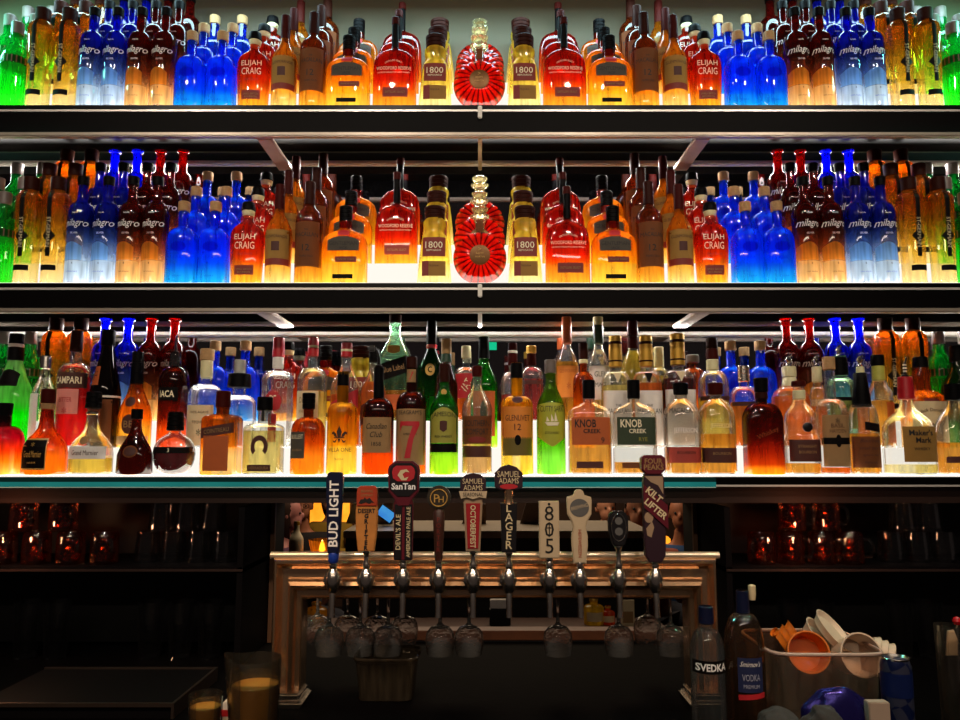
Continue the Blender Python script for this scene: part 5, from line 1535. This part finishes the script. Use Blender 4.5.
# two bottles right of the tower
def BC(name, label, cat, x, ytop, w, Y, pr, g, **kw):
    W = w * mpp(680, Y)
    H = fz(ytop, Y) - CT
    return place(bottle(W, H, pr, g, **kw), name, (at(x, 690, Y).x, Y, CT + .0005), label, cat)
L_INKG = mat('ink_pale_grey', '9a9cb0', .6)
G_FLAV = glass('flavoured_vodka', 'd0b090', '8a6a50', .16, gloss=.8, edge=.5, wavy=.2)
BC('vodka_bottle', 'clear vodka bottle with dark band of white capitals on counter', 'vodka bottle', 708.5, 606, 34, -.45, prof('r', .62, .82, .36), G_CLEAR,
   rings=[('cap', .86, 1, .44, .42, H_BLUE)], labs=[(-.97, .97, .5, .6, L_BLACK, 'rect', [('SVEDKA', .55, .06, 1.75, WHITE, {'bold': .03})])])
BC('vodka_bottle', 'vodka bottle with blue label, blue cap and red wave', 'vodka bottle', 746, 590, 39, -.46, prof('r', .6, .84, .3), G_FLAV, dr=.9,
   rings=[('cap', .84, 1, .34, .32, H_BLUE)], labs=[(-.62, .62, .33, .56, mat('label_navy', '16204a', .6), 'rect', [("Smirnov's", .52, .035, 1.0, WHITE, {'shear': .3}), ('VODKA', .43, .045, .9, L_INKG), ('PREMIUM', .37, .025, .8, L_INKG)]), (-.62, .7, .285, .32, L_BRED, 'rect', [], .008)],
   extra=lambda S: [('pourer', MB().lathe([(.006, .0), (.0075, .012), (.0075, .028), (.004, .03)], 12, c=(.02, 0, S.H * .93)).mesh('pourer', L_CREAM))])

# lids and cups in the bin
M_OR = mat('plastic_orange', 'd8751c', .4)
M_WH = mat('plastic_cream', 'd8c4ae', .45)
def cup_mesh(r, h, m, open_=True, rib=0):
    p = [(0, .002), (r * .8, .002), (r * .82, .0)]
    if rib:
        for i in range(rib):
            z0, z1 = h * i / rib, h * (i + .7) / rib
            p += [(r * .9, z0 + .001), (r * .98, z1), (r * .9, z1 + .001)]
    else:
        p += [(r * .86, h * .3), (r * .97, h * .93)]
    p += [(r * 1.02, h * .95), (r * 1.02, h), (r * .95, h), (r * .93, h * .9), (r * .8, .008), (0, .006)]
    return MB().lathe(p, 32, close=False).mesh('cup', m)
def orient(o, axis, loc):
    o.rotation_mode = 'QUATERNION'
    o.rotation_quaternion = Vector(axis).normalized().to_track_quat('Z', 'Y')
    o.location = loc
YC = -.40
mc = mpp(655, YC)
def cup(label, xp, yp, rpx, h, m, axis, name, cat, Y=YC, rib=0):
    o = link(name, cup_mesh(rpx * mc, h, m, rib=rib), None)
    a = Vector(axis).normalized()
    orient(o, a, at(xp, yp, Y) - a * h)
    return tag(o, label, cat)
cup('orange plastic cup facing the viewer with open mouth, leaning in the bin', 809, 652, 19.5, .05, M_OR, (-.12, -.92, .3), 'plastic_cupware', 'cup', -.45)
for i, (dx, dy) in enumerate(((0, 0), (-5.6, 3.8), (-11.2, 7.6))):
    cup(['upper right', 'middle', 'lower left'][i] + ' orange ring lid of the leaning stack in the bin', 798 + dx, 634 + dy, 15.5, .014, M_OR, (.8, -.15, .55), 'ring_lid', 'lid', -.36)
cup('small orange spout cap at the left corner of the bin', 774, 632, 5, .02, M_OR, (-.7, -.2, .6), 'spout_cap', 'cap', -.36)
cup('large cream plastic lid at the top of the heap in the bin', 835, 630, 24, .016, M_WH, (.62, -.42, .66), 'plastic_cupware', 'lid', -.37)  # shallow lid built with the cup mesh
cup('second cream plastic lid nested beneath the top one', 825, 638, 24, .02, M_WH, (.62, -.42, .66), 'plastic_cupware', 'lid', -.37)
cup('cream plastic cup with round open mouth right of orange cup', 862, 655, 20.5, .06, M_WH, (.05, -.95, .28), 'plastic_cupware', 'cup', -.45)
for i in range(3):
    cup(f'cream ribbed cup in the sideways row at right of bin, {["nearest the round mouth", "second along", "third along", "at the far end"][i]}', 876 + 7 * i, 650 + 3.2 * i, 13.5, .012, M_WH, (.85, -.2, -.35), 'cup_lid', 'lid', -.37)

# energy drink can
YN = -.56
H = fz(657, YN) - CT
r = 14.5 * mpp(690, YN)
def can_mat():
    m, nt, out = new_mat('can_blue_silver')
    b = nt.nodes.new('ShaderNodeBsdfPrincipled')
    tc = nt.nodes.new('ShaderNodeTexCoord')
    ck = nt.nodes.new('ShaderNodeTexChecker')
    mp = nt.nodes.new('ShaderNodeMapping')
    mp.inputs['Rotation'].default_value = (0, .5, .6)
    nt.links.new(tc.outputs['Object'], mp.inputs[0]); nt.links.new(mp.outputs[0], ck.inputs[0])
    ck.inputs['Scale'].default_value = 34
    ck.inputs[1].default_value = lin('101c48'); ck.inputs[2].default_value = lin('3c4058')
    nt.links.new(ck.outputs[0], b.inputs['Base Color'])
    b.inputs['Metallic'].default_value = .5; b.inputs['Roughness'].default_value = .3
    nt.links.new(b.outputs[0], out.inputs[0])
    return m
t = thing('drink_can', 'slim blue and silver drink can in front of the bin', 'can', (at(897, 690, YN).x, YN, CT + .0005))
link('can_body', MB().lathe([(r * .8, 0), (r * .95, .004), (r, .012), (r, H - .016), (r * .86, H - .004)], 28).mesh('can_body', can_mat()), t)
link('can_rim', MB().lathe([(r * .86, H - .004), (r * .9, H - .001), (r * .88, H), (r * .8, H - .004), (0, H - .005)], 28, close=False).mesh('can_rim', SILVER), t)
link('can_panel', MB().lathe([(r + .0005, H * .62), (r + .0005, H * .86)], 28, close=False).mesh('can_panel', mat('can_panel_blue', '14245c', .35, .4)), t)

# printed carton, foil bag, rags
YP = -.6
t = thing('carton', 'small white carton with red print beside the can', 'carton', (at(874, 705, YP).x, YP, CT))
H = fz(699, YP) - CT
w = 10.5 * mpp(700, YP)
c = link('carton_body', MB().box(-w, w, -.02, .0, .0005, H, bev=.0015).mesh('carton_body', mat('carton_beige', 'a89484', .7)), t)
flat_text('lettering', [text_pts('TEA', -w * .2, H * .5, H * .3, w, bold=.03), text_pts('*', w * .5, H * .55, H * .3, w * .6, bold=.03)], -.0206, L_RED, c)
def lump(name, label, cat, xp, ytop, wpx, Y, depth, m, seed, rough=.35):
    H = fz(ytop, Y) - CT
    bm = bmesh.new()
    bmesh.ops.create_icosphere(bm, subdivisions=5, radius=1)
    rr = random.Random(seed)
    ph = [rr.uniform(0, 6) for _ in range(6)]
    for v in bm.verts:
        x, y, z = v.co
        k = 1 + rough * .3 * math.sin(5 * x + ph[0]) * math.sin(6 * y + ph[1]) + rough * .22 * math.sin(11 * x + ph[2] + 4 * z) + rough * .15 * math.sin(17 * y + 9 * x + ph[3]) + rough * .12 * abs(math.sin(23 * x + 15 * z + ph[4]))
        z = max(-.55, z * (.85 + .15 * k))
        v.co = Vector((x * k * wpx / 2 * mpp(700, Y), y * depth / 2, (z + .55) / 1.55 * H))
    o = link(name, MB().bm(bm).mesh(name, m, 60), None, (at(xp, 700, Y).x, Y, CT + .0008))
    return tag(o, label, cat)
lump('foil_bag', 'crumpled purple blue foil bag in front of the bin', 'bag', 838, 687, 74, -.58, .06, mat('purple_foil', '2a2470', .22, .7, noise=.4, scale=25, bump=.6), 3, .3)
lump('bar_towel', 'crumpled grey bar towel in front of the blue label bottle', 'towel', 778, 708, 46, -.58, .1, mat('towel_grey', '3a3634', .9, noise=.3, scale=120, bump=.4), 5)
lump('bar_towel', 'second crumpled grey bar towel before the foil bag', 'towel', 823, 706, 48, -.66, .08, mat('towel_grey', '3a3634', .9), 9, .6)

# tall glass with cherry garnish at the right edge
r = 12.5 * mpp(680, -.45)
H = fz(625, -.45) - CT
o = link('cocktail_glass', MB().lathe([(0, .004), (r * .8, .004), (r * .84, 0), (r, H), (r * .97, H), (r * .8, .012), (0, .01)], 28, close=False).mesh('cocktail_glass', G_DIM2), None, (at(952, 690, -.45).x, -.45, CT + .0005))
tag(o, 'tall clear glass with garnish at the right edge of counter', 'glass')
o = link('cherry', MB().lathe([(0, -.009), (.006, -.0065), (.009, 0), (.007, .006), (.002, .0085), (0, .0075)], 18).mesh('cherry', mat('cherry_red', 'b8101c', .25)), None, at(957, 621, -.45))
tag(o, 'red cherry on the rim of the tall glass', 'cherry')
o = link('fruit_wedge', MB().ext([(-.012, -.03), (.010, -.03), (.013, .0), (.006, .02), (-.006, .018)], -.004, .004, 0, .002).mesh('fruit_wedge', mat('wedge_cream', 'e0c8a8', .6)), None, at(951, 640, -.45))
tag(o, 'pale fruit wedge inside the tall glass', 'garnish')

# ------------------------------------------------------------------ mirror reflections of the guest side, built as a room behind an opening
b = thing('guest_bar', 'far guest bar with pale edge seen through the opening', 'bar counter', (0, 0, 0))
YG = 1.0
zt = at(480, 531, YG).z
x0 = at(343, 535, YG).x
x1 = at(652, 535, YG).x
link('bar_top', MB().box(x0, x1, YG, YG + .45, zt - .028, zt, bev=.003).mesh('bar_top', mat('bar_top_pale', 'b8a890', .35)), b)
link('bar_front', MB().box(x0, x1, YG + .06, YG + .4, FL, zt - .029).mesh('bar_front', mat('bar_front_dark', '120d0c', .4)), b)
link('foot_rail', MB().tube([(x0, YG + .02, .5), (x1, YG + .02, .5)], .012, 10).mesh('foot_rail', CHROME), b)
YL = .55
zl = at(480, 632, YL).z  # ledge stands in for the brown bar strip in the reflection
q = link('reflection_ledge', MB().box(xo0 + .01, xo1 - .01, YL, YL + .22, zl - .05, zl, bev=.004).mesh('reflection_ledge', mat('ledge_copper_brown', '5a2e18', .6, 0, noise=.45, scale=22)))
tag(q, 'copper brown ledge low behind the hanging wine glasses', 'ledge')
q = link('ledge_cabinet', MB().box(xo0 + .02, xo1 - .02, YL + .02, YL + .2, FL, zl - .051).mesh('ledge_cabinet', M_CAB))
tag(q, 'black cabinet under the copper brown ledge', 'cabinet')

def ledge_z(): return zl + .0005
t = thing('menu_card', 'white menu card standing on the copper brown ledge', 'menu', (at(628, 620, YL + .05).x, YL + .05, zl))  # card, box and bottles on the ledge stand in for reflected bright shapes
H = at(480, 600, YL + .05).z - zl
link('card', MB().box(-.022, .022, -.002, .002, .0005, H).mesh('card', L_CREAM), t)
link('card_picture', MB().box(-.017, .017, -.003, -.0021, H * .2, H * .6).mesh('card_picture', L_TAN), t)
t = thing('napkin_box', 'white napkin box on the copper brown ledge right of centre', 'box', (at(500, 620, YL + .1).x, YL + .1, zl))
H = at(480, 599, YL + .1).z - zl
link('box_body', MB().box(-.036, .036, -.02, .02, .0005, H * .66, bev=.003).mesh('box_body', H_BLACK), t)
link('napkin', MB().box(-.034, .034, -.018, .018, H * .67, H, bev=.003).mesh('napkin', L_WHITE), t)
for xp, yt, w, g, lab in ((594, 598, 20, A_YEL, 'small yellow bottle on the ledge below the cream paddle tap'), (316, 602, 22, A_AMB, 'small amber bottle on the ledge at the left end'), (608, 606, 14, A_BRN, 'small brown bottle on the ledge beside the yellow one')):
    Y = YL + .12
    W = w * mpp(620, Y)
    H = at(480, yt, Y).z - zl
    place(bottle(W, H, prof('r', .6, .75, .4), g, rings=[('cap', .88, 1, .46, .44, CAPGOLD)], labs=[(-.8, .8, .15, .5, L_CREAM, 'rect')]), 'bitters_bottle', (at(xp, 620, Y).x, Y, zl + .0005), lab, 'bottle')
# lanterns on the far side
M_LAMP = emit('lantern_amber', 'ffb030', 1.6, 'ff7008', 9)
for x0p, x1p, y0p, y1p, Y, lab in ((311, 349, 500, 531, 6.2, 'glowing amber wall lantern behind the navy tap handle'), (655, 668, 540, 549, 3.6, 'small glowing amber lamp by the rightmost tap')):
    a, c = at(x0p, y1p, Y), at(x1p, y0p - 4, Y)
    t = thing('wall_lantern', lab, 'lantern', (0, Y, 0))
    link('lamp_shade', MB().box(a.x, c.x, -.08, .08, a.z, c.z, bev=.01).mesh('lamp_shade', M_LAMP), t)
    link('bracket', MB().box(a.x - .03, c.x + .03, -.1, .1, a.z - .03, a.z - .001, bev=.005).mesh('bracket', CAPBR), t)
    link('post', MB().box((a.x + c.x) / 2 - .03, (a.x + c.x) / 2 + .03, -.03, .03, FL, a.z - .031).mesh('post', CAPBR), t)
# candle table at the left
YQ = 2.2
tx = at(312, 556, YQ)
t = thing('pedestal_table', 'dark small table with bottle and candle by the seated guests', 'table', (tx.x, YQ, FL))
H = at(480, 556, YQ).z - FL
link('tabletop', MB().lathe([(.24, H - .03), (.25, H - .02), (.25, H - .005), (.24, H)], 36).mesh('tabletop', H_DKW), t)
link('pedestal', MB().lathe([(.22, 0), (.22, .02), (.05, .05), (.04, H - .031)], 24).mesh('pedestal', H_BLACK), t)
p = at(322, 553, YQ - .1)
t = thing('candle_holder', 'glowing amber candle holder on the guests\' table', 'candle', (p.x, YQ - .1, FL + H))
link('holder', MB().lathe([(0, .001), (.05, .001), (.07, .09), (.072, .1)], 24, close=False).mesh('holder', glass('holder_amber', 'ffc060', 'ff9020', .5)), t)
link('flame', MB().lathe([(0, .03), (.018, .045), (.012, .075), (0, .1)], 14).mesh('flame', emit('flame', 'ffd060', 6)), t)
p = at(296, 553, YQ - .15)
place(bottle(.075, .2, prof('s', .5, .8, .4), mat('white_ceramic', 'd8ccb0', .4), rings=[('cap', .9, 1, .44, .42, CAPGOLD)]), 'sauce_bottle', (p.x, YQ - .15, FL + H + .0005), 'cream coloured bottle on the guests\' table', 'bottle')
# tilted tablet and a leaning pale board on the guest bar
p = at(386, 521, YG + .2)
t = thing('tablet', 'bright cyan tablet screen tilted on the guest bar', 'tablet', (p.x, YG + .2, zt + .05))
t.rotation_euler = (0, math.radians(35), 0)
link('tablet_case', MB().box(-.038, .038, .001, .012, -.026, .026, bev=.003).mesh('tablet_case', H_BLACK), t)
link('screen', MB().box(-.034, .034, -.001, .0008, -.022, .022).mesh('screen', emit('screen_cyan', '58b8e8', .9, '2060d0', 20)), t)
link('stand', MB().box(-.008, .008, .013, .03, -.03, .0).mesh('stand', H_BLACK), t)

def linkcard(xp0, xp1, y0, m, name, lab, cat):
    a, c = at(xp0, 531, YG + .3), at(xp1, y0, YG + .3)
    o = link(name, MB().ext([(a.x, zt + .001), (c.x, zt + .001), (c.x, c.z), (a.x + .03, c.z)], YG + .29, YG + .31, 0, .002).mesh(name, m))
    return tag(o, lab, cat)
linkcard(346, 362, 503, L_CREAM, 'folded_menu', 'pale folded menu standing on the guest bar, left of tan tap', 'menu')
linkcard(376, 393, 500, mat('board_mauve', '8a6c68', .6), 'poster_board', 'mauve board standing on the guest bar behind the tablet', 'board')
linkcard(520, 545, 501, mat('board_taupe', '5c463a', .6), 'folded_menu', 'taupe menu board on the guest bar by the numeral tap', 'menu')
linkcard(462, 486, 504, mat('board_brown', '7a5a44', .6), 'folded_menu', 'brown menu board on the guest bar behind the red tap', 'menu')
# glowing plate set on the mirror for an exit sign's reflection
p = at(487, 346, .285)
t = thing('exit_sign_reflection', 'small green lit sign on the mirror behind the green bottle', 'sign', (p.x + .01, .2875, p.z))
link('housing', MB().box(-.02, .02, -.004, .0, -.012, .012, bev=.001).mesh('housing', emit('green_glow', '18c890', .9)), t)

# ------------------------------------------------------------------ people reflected in the mirror, built as figures in the room
def skin_obj(nodes, edges, rootn=0, sub=1):
    me = bpy.data.meshes.new('tmp')
    names = list(nodes)
    me.from_pydata([nodes[n][0] for n in names], [], [])
    me = bpy.data.meshes.new('tmp')
    me.from_pydata([nodes[n][0] for n in names], [(names.index(a), names.index(b)) for a, b in edges], [])
    o = bpy.data.objects.new('tmp', me)
    COL.objects.link(o)
    md = o.modifiers.new('skin', 'SKIN')
    for i, n in enumerate(names):
        r = nodes[n][1]
        r = r if isinstance(r, tuple) else (r, r)
        me.skin_vertices[0].data[i].radius = r
        me.skin_vertices[0].data[i].use_root = (i == rootn)
    md.use_smooth_shade = True
    s = o.modifiers.new('sub', 'SUBSURF')
    s.levels = s.render_levels = sub
    dg = bpy.context.evaluated_depsgraph_get()
    dg.update()
    out = bpy.data.meshes.new_from_object(o.evaluated_get(dg))
    bpy.data.objects.remove(o)
    return out

def person(loc, rz, label, skin, shirt, hair, trousers, seat_h=.46, arm='table', long_hair=False, glasses=False):
    """seated figure, facing -y, base of the seat contact at z = seat_h"""
    S = seat_h
    nd = {'pelvis': ((0, 0, S + .10), (.15, .11)), 'waist': ((0, -.01, S + .25), (.13, .095)), 'chest': ((0, -.02, S + .42), (.155, .11)), 'neckb': ((0, 0, S + .55), (.075, .065)), 'neck': ((0, -.015, S + .62), .052), 'skull': ((0, -.02, S + .68), .055)}
    eg = [('pelvis', 'waist'), ('waist', 'chest'), ('chest', 'neckb'), ('neckb', 'neck'), ('neck', 'skull')]
    for s, n in ((-1, 'l'), (1, 'r')):
        el = (s * .25, -.06, S + .27)
        wr = (s * .12, -.30, S + .31) if arm == 'table' else (s * .06, -.22, S + .50)
        nd.update({n + 'sh': ((s * .175, -.005, S + .49), .062), n + 'el': (el, .043), n + 'wr': (wr, .028)})
        hx = Vector(wr) + Vector((-s * .03, -.05, .0))
        nd[n + 'palm'] = (tuple(hx), (.036, .016))
        eg += [('chest', n + 'sh'), (n + 'sh', n + 'el'), (n + 'el', n + 'wr'), (n + 'wr', n + 'palm')]
        for k, (dx, ln) in enumerate(((-.028, .06), (-.010, .072), (.009, .068), (.027, .054))):
            a = hx + Vector((dx, -.03, 0)); b2 = hx + Vector((dx * 1.1, -.03 - ln * .55, -.004)); c2 = hx + Vector((dx * 1.1, -.03 - ln, -.02))
            nd[f'{n}f{k}a'] = (tuple(a), .010); nd[f'{n}f{k}b'] = (tuple(b2), .009); nd[f'{n}f{k}c'] = (tuple(c2), .008)
            eg += [(n + 'palm', f'{n}f{k}a'), (f'{n}f{k}a', f'{n}f{k}b'), (f'{n}f{k}b', f'{n}f{k}c')]
        th = hx + Vector((-s * .045, -.012, .0)); th2 = hx + Vector((-s * .06, -.045, -.006))
        nd[n + 't1'] = (tuple(th), .011); nd[n + 't2'] = (tuple(th2), .009)
        eg += [(n + 'palm', n + 't1'), (n + 't1', n + 't2')]
        nd.update({n + 'hip': ((s * .10, -.04, S + .08), .085), n + 'kn': ((s * .12, -.44, S + .04), .06), n + 'an': ((s * .12, -.40, .09), .04), n + 'toe': ((s * .13, -.55, .04), .036)})
        eg += [('pelvis', n + 'hip'), (n + 'hip', n + 'kn'), (n + 'kn', n + 'an'), (n + 'an', n + 'toe')]
    bm_ = skin_obj(nd, eg)
    # head joined into the same mesh: skull, jaw, nose, ears, then fused
    b = MB()
    b.v = [tuple(v.co) for v in bm_.vertices]; b.f = [tuple(p.vertices) for p in bm_.polygons]; b.mi = [0] * len(b.f)
    hc = Vector((0, -.045, S + .77))
    def ellip(c, r, sub=3):
        q = bmesh.new()
        bmesh.ops.create_icosphere(q, subdivisions=sub, radius=1)
        for v in q.verts:
            v.co = Vector((c[0] + v.co.x * r[0], c[1] + v.co.y * r[1], c[2] + v.co.z * r[2]))
        b.bm(q)
    ellip(hc + Vector((0, .012, .02)), (.076, .095, .095))
    ellip(hc + Vector((0, -.022, -.045)), (.056, .066, .072))
    ellip(hc + Vector((0, -.092, -.018)), (.012, .016, .022), 2)
    ellip(hc + Vector((0, -.076, -.062)), (.024, .012, .012), 2)
    for s in (-1, 1):
        ellip(hc + Vector((s * .077, .012, -.012)), (.01, .02, .032), 2)
    me = b.mesh('tmp2', skin)
    o = bpy.data.objects.new('tmp2', me); COL.objects.link(o)
    rm = o.modifiers.new('r', 'REMESH'); rm.mode = 'VOXEL'; rm.voxel_size = .009; rm.use_smooth_shade = True
    sm = o.modifiers.new('s', 'SMOOTH'); sm.iterations = 3; sm.factor = .4
    dg = bpy.context.evaluated_depsgraph_get(); dg.update()
    body = bpy.data.meshes.new_from_object(o.evaluated_get(dg))
    bpy.data.objects.remove(o)
    if not body.materials:
        body.materials.append(skin)
    r = link('person', body, None, loc, rz)
    tag(r, label, 'person')
    # clothes
    g = lambda n, k: (nd[n][0], tuple(q * k for q in nd[n][1]) if isinstance(nd[n][1], tuple) else nd[n][1] * k)
    K1 = {n: g(n, 1.13) for n in ('pelvis', 'waist', 'chest')}
    K1['neckb'] = ((0, .0, S + .545), (.085, .075))
    e1 = [('pelvis', 'waist'), ('waist', 'chest'), ('chest', 'neckb')]
    for n in 'lr':
        for q in ('sh', 'el'):
            K1[n + q] = g(n + q, 1.22)
        a, w2 = Vector(nd[n + 'el'][0]), Vector(nd[n + 'wr'][0])
        K1[n + 'cuff'] = (tuple(a.lerp(w2, .85)), .04)
        e1 += [('chest', n + 'sh'), (n + 'sh', n + 'el'), (n + 'el', n + 'cuff')]
    sh = skin_obj(K1, e1); sh.materials.clear(); sh.materials.append(shirt)
    link('shirt', sh, r)
    K2 = {'pelvis': g('pelvis', 1.1)}
    e2 = []
    for n in 'lr':
        for q in ('hip', 'kn', 'an'):
            K2[n + q] = g(n + q, 1.18)
        e2 += [('pelvis', n + 'hip'), (n + 'hip', n + 'kn'), (n + 'kn', n + 'an')]
    tr_ = skin_obj(K2, e2); tr_.materials.clear(); tr_.materials.append(trousers)
    link('trousers', tr_, r)
    # hair cap
    q = bmesh.new()
    bmesh.ops.create_icosphere(q, subdivisions=4, radius=1)
    dl = [v for v in q.verts if (v.co.y < -.35 and v.co.z < .52) or (v.co.z < (-.9 if long_hair else -.45))]
    bmesh.ops.delete(q, geom=dl, context='VERTS')
    for v in q.verts:
        c = v.co
        stretch = 1.0 + (1.1 if long_hair and c.z < 0 else 0)
        v.co = Vector((c.x * .086, .016 + c.y * .104, .025 + c.z * .104 * stretch)) + hc
    link('hair', MB().bm(q).mesh('hair', hair, 60), r)
    for s in (-1, 1):
        e = MB()
        qq = bmesh.new(); bmesh.ops.create_icosphere(qq, subdivisions=2, radius=.009)
        for v in qq.verts:
            v.co += hc + Vector((s * .03, -.075, .002))
        link('eye', e.bm(qq).mesh('eye', INK), r)
    if glasses:
        e = MB()
        for s in (-1, 1):
            c = hc + Vector((s * .031, -.094, .002))
            e.tube([c + Vector((.024 * math.cos(2 * PI * i / 16), 0, .018 * math.sin(2 * PI * i / 16))) for i in range(17)], .003, 6)
        link('spectacles', e.mesh('spectacles', H_BLACK), r)
    return r
SK1 = mat('skin_rose', 'b87872', .55)
SK2 = mat('skin_tan', 'a86a4c', .55)
SK3 = mat('skin_light', 'c88a6c', .55)
def seat(xp, Y, label, h):
    p = at(xp, 520, Y)
    t = thing('bar_chair', label, 'chair', (p.x, Y, FL))
    link('seat', MB().box(-.2, .2, -.2, .2, h - .05, h - .005, bev=.012).mesh('seat', H_DKW), t)
    link('backrest', MB().box(-.2, .2, .2, .23, h - .05, h + .34, bev=.01).mesh('backrest', H_DKW), t)
    for sx in (-1, 1):
        for sy in (-1, 1):
            link('leg', MB().box(sx * .17 - .015, sx * .17 + .015, sy * .17 - .015, sy * .17 + .015, .0005, h - .049).mesh('leg', H_BLACK), t)
    return p.x
for xp, Y, rz, h, lab, sk, sh_, hr, kw in (
    (282, 3.2, PI / 2 + .2, .50, 'guest in purple top turned sideways at far left of opening', SK1, mat('cloth_purple', '4a2a44', .9), mat('hair_brown', '3a2218', .8), dict(long_hair=True)),
    (303, 4.4, .15, .47, 'guest with glasses and dark shirt facing the bar', SK2, mat('cloth_black', '181418', .9), mat('hair_grey', '4a4440', .8), dict(glasses=True)),
    (331, 5.3, -.2, .47, 'guest in mustard blouse behind the one with glasses', SK3, mat('cloth_mustard', 'a8842c', .9), mat('hair_dark', '1c1210', .8), dict(long_hair=True)),
    (604, 4.2, .2, .47, 'guest in black jacket behind the black rounded tap', SK3, mat('cloth_jacket', '1a1618', .9), mat('hair_dark', '1c1210', .8), dict(arm='up')),
    (640, 2.35, -.2, .60, 'guest in salmon pink sweater at the right of opening', SK3, mat('cloth_salmon', 'b8604c', .9), mat('hair_brown', '3a2218', .8), dict(arm='up')),
    (681, 3.3, -.3, .5, 'guest in blue shirt at the far right of opening', SK2, mat('cloth_blue', '2c4a78', .9), mat('hair_dark', '1c1210', .8), dict())):
    x = seat(xp, Y, 'dark wooden chair under the ' + re.split(' at | behind| beside| facing| turned', lab)[0], h)
    person((x, Y, FL), rz, lab, sk, sh_, hr, mat('cloth_trousers', '1a1c28', .9), seat_h=h, **kw)
# ------------------------------------------------------------------ light
w = bpy.data.worlds.new('world')
SC.world = w
w.use_nodes = True
w.node_tree.nodes['Background'].inputs[0].default_value = (0.06, 0.045, 0.04, 1)
w.node_tree.nodes['Background'].inputs[1].default_value = 0.5

def area(name, loc, target, sx, sy, power, color):
    d = bpy.data.lights.new(name, 'AREA')
    d.shape = 'RECTANGLE'
    d.size, d.size_y = sx, sy
    d.energy = power
    d.color = color
    o = bpy.data.objects.new(name, d)
    COL.objects.link(o)
    o.location = loc
    o.rotation_euler = (Vector(target) - Vector(loc)).to_track_quat('-Z', 'Y').to_euler()
    return o
for i, x in enumerate((-1.5, -0.5, 0.5, 1.5)):
    d = bpy.data.lights.new('downlight', 'SPOT')
    d.energy = 45
    d.color = (1, 0.86, 0.7)
    d.spot_size = math.radians(70)
    d.spot_blend = 0.6
    d.shadow_soft_size = 0.05
    o = bpy.data.objects.new('downlight', d)
    COL.objects.link(o)
    o.location = (x, -1.9, 3.3)
    o.rotation_euler = (Vector((x * 0.8, 0.1, 1.8)) - o.location).to_track_quat('-Z', 'Y').to_euler()
area('cove_light', (0, 0.12, 2.95), (0, 0.30, 2.3), 3.0, 0.05, 13, (0.55, 0.9, 1.0))
for sx in (-1, 1):
    area('cove_side_light', (sx * 1.75, 0.1, 2.85), (sx * 1.6, 0.30, 2.5), 0.5, 0.05, 14, (0.2, 1.0, 0.75))
for x, e in ((-0.6, 70), (0.15, 26), (0.95, 44)):
    d = bpy.data.lights.new('bar_spot', 'SPOT')
    d.energy = e
    d.color = (1, 0.6, 0.3)
    d.spot_size = math.radians(30)
    d.spot_blend = 0.7
    d.shadow_soft_size = 0.06
    o = bpy.data.objects.new('bar_spot', d)
    COL.objects.link(o)
    o.location = (x, -1.5, 3.0)
    o.rotation_euler = (Vector((x, -0.35, 1.0)) - o.location).to_track_quat('-Z', 'Y').to_euler()
area('room_light', (0, 3.2, 2.9), (0, 3.2, 0), 2.5, 2.5, 60, (1, 0.75, 0.5))

for zz, yr, e in ((Z1, 163, 11), (Z2, 324, 10)):
    z = at(480, yr, .272).z - .012
    area('bottle_backlight_fill', (0, .262, z), (0, -.45, z - .42), 3.3, .012, e, (1, .96, .9))  # added backlight that makes the translucent bottles glow

area('tower_glint_fill', (0, -2.6, 2.55), (0, -0.3, 1.1), 2.6, 0.05, 9, (1, 0.8, 0.62))  # added strip light to draw highlight lines on the tower
for x in (-1.25, 0.86):
    d = bpy.data.lights.new('mug_glint_fill', 'POINT')  # added small light to raise orange glints on the mugs
    d.energy = 0.9
    d.color = (1, 0.42, 0.2)
    d.shadow_soft_size = 0.015
    o = bpy.data.objects.new('mug_glint_fill', d)
    COL.objects.link(o)
    o.location = (x, -0.03, ZO - 0.07)
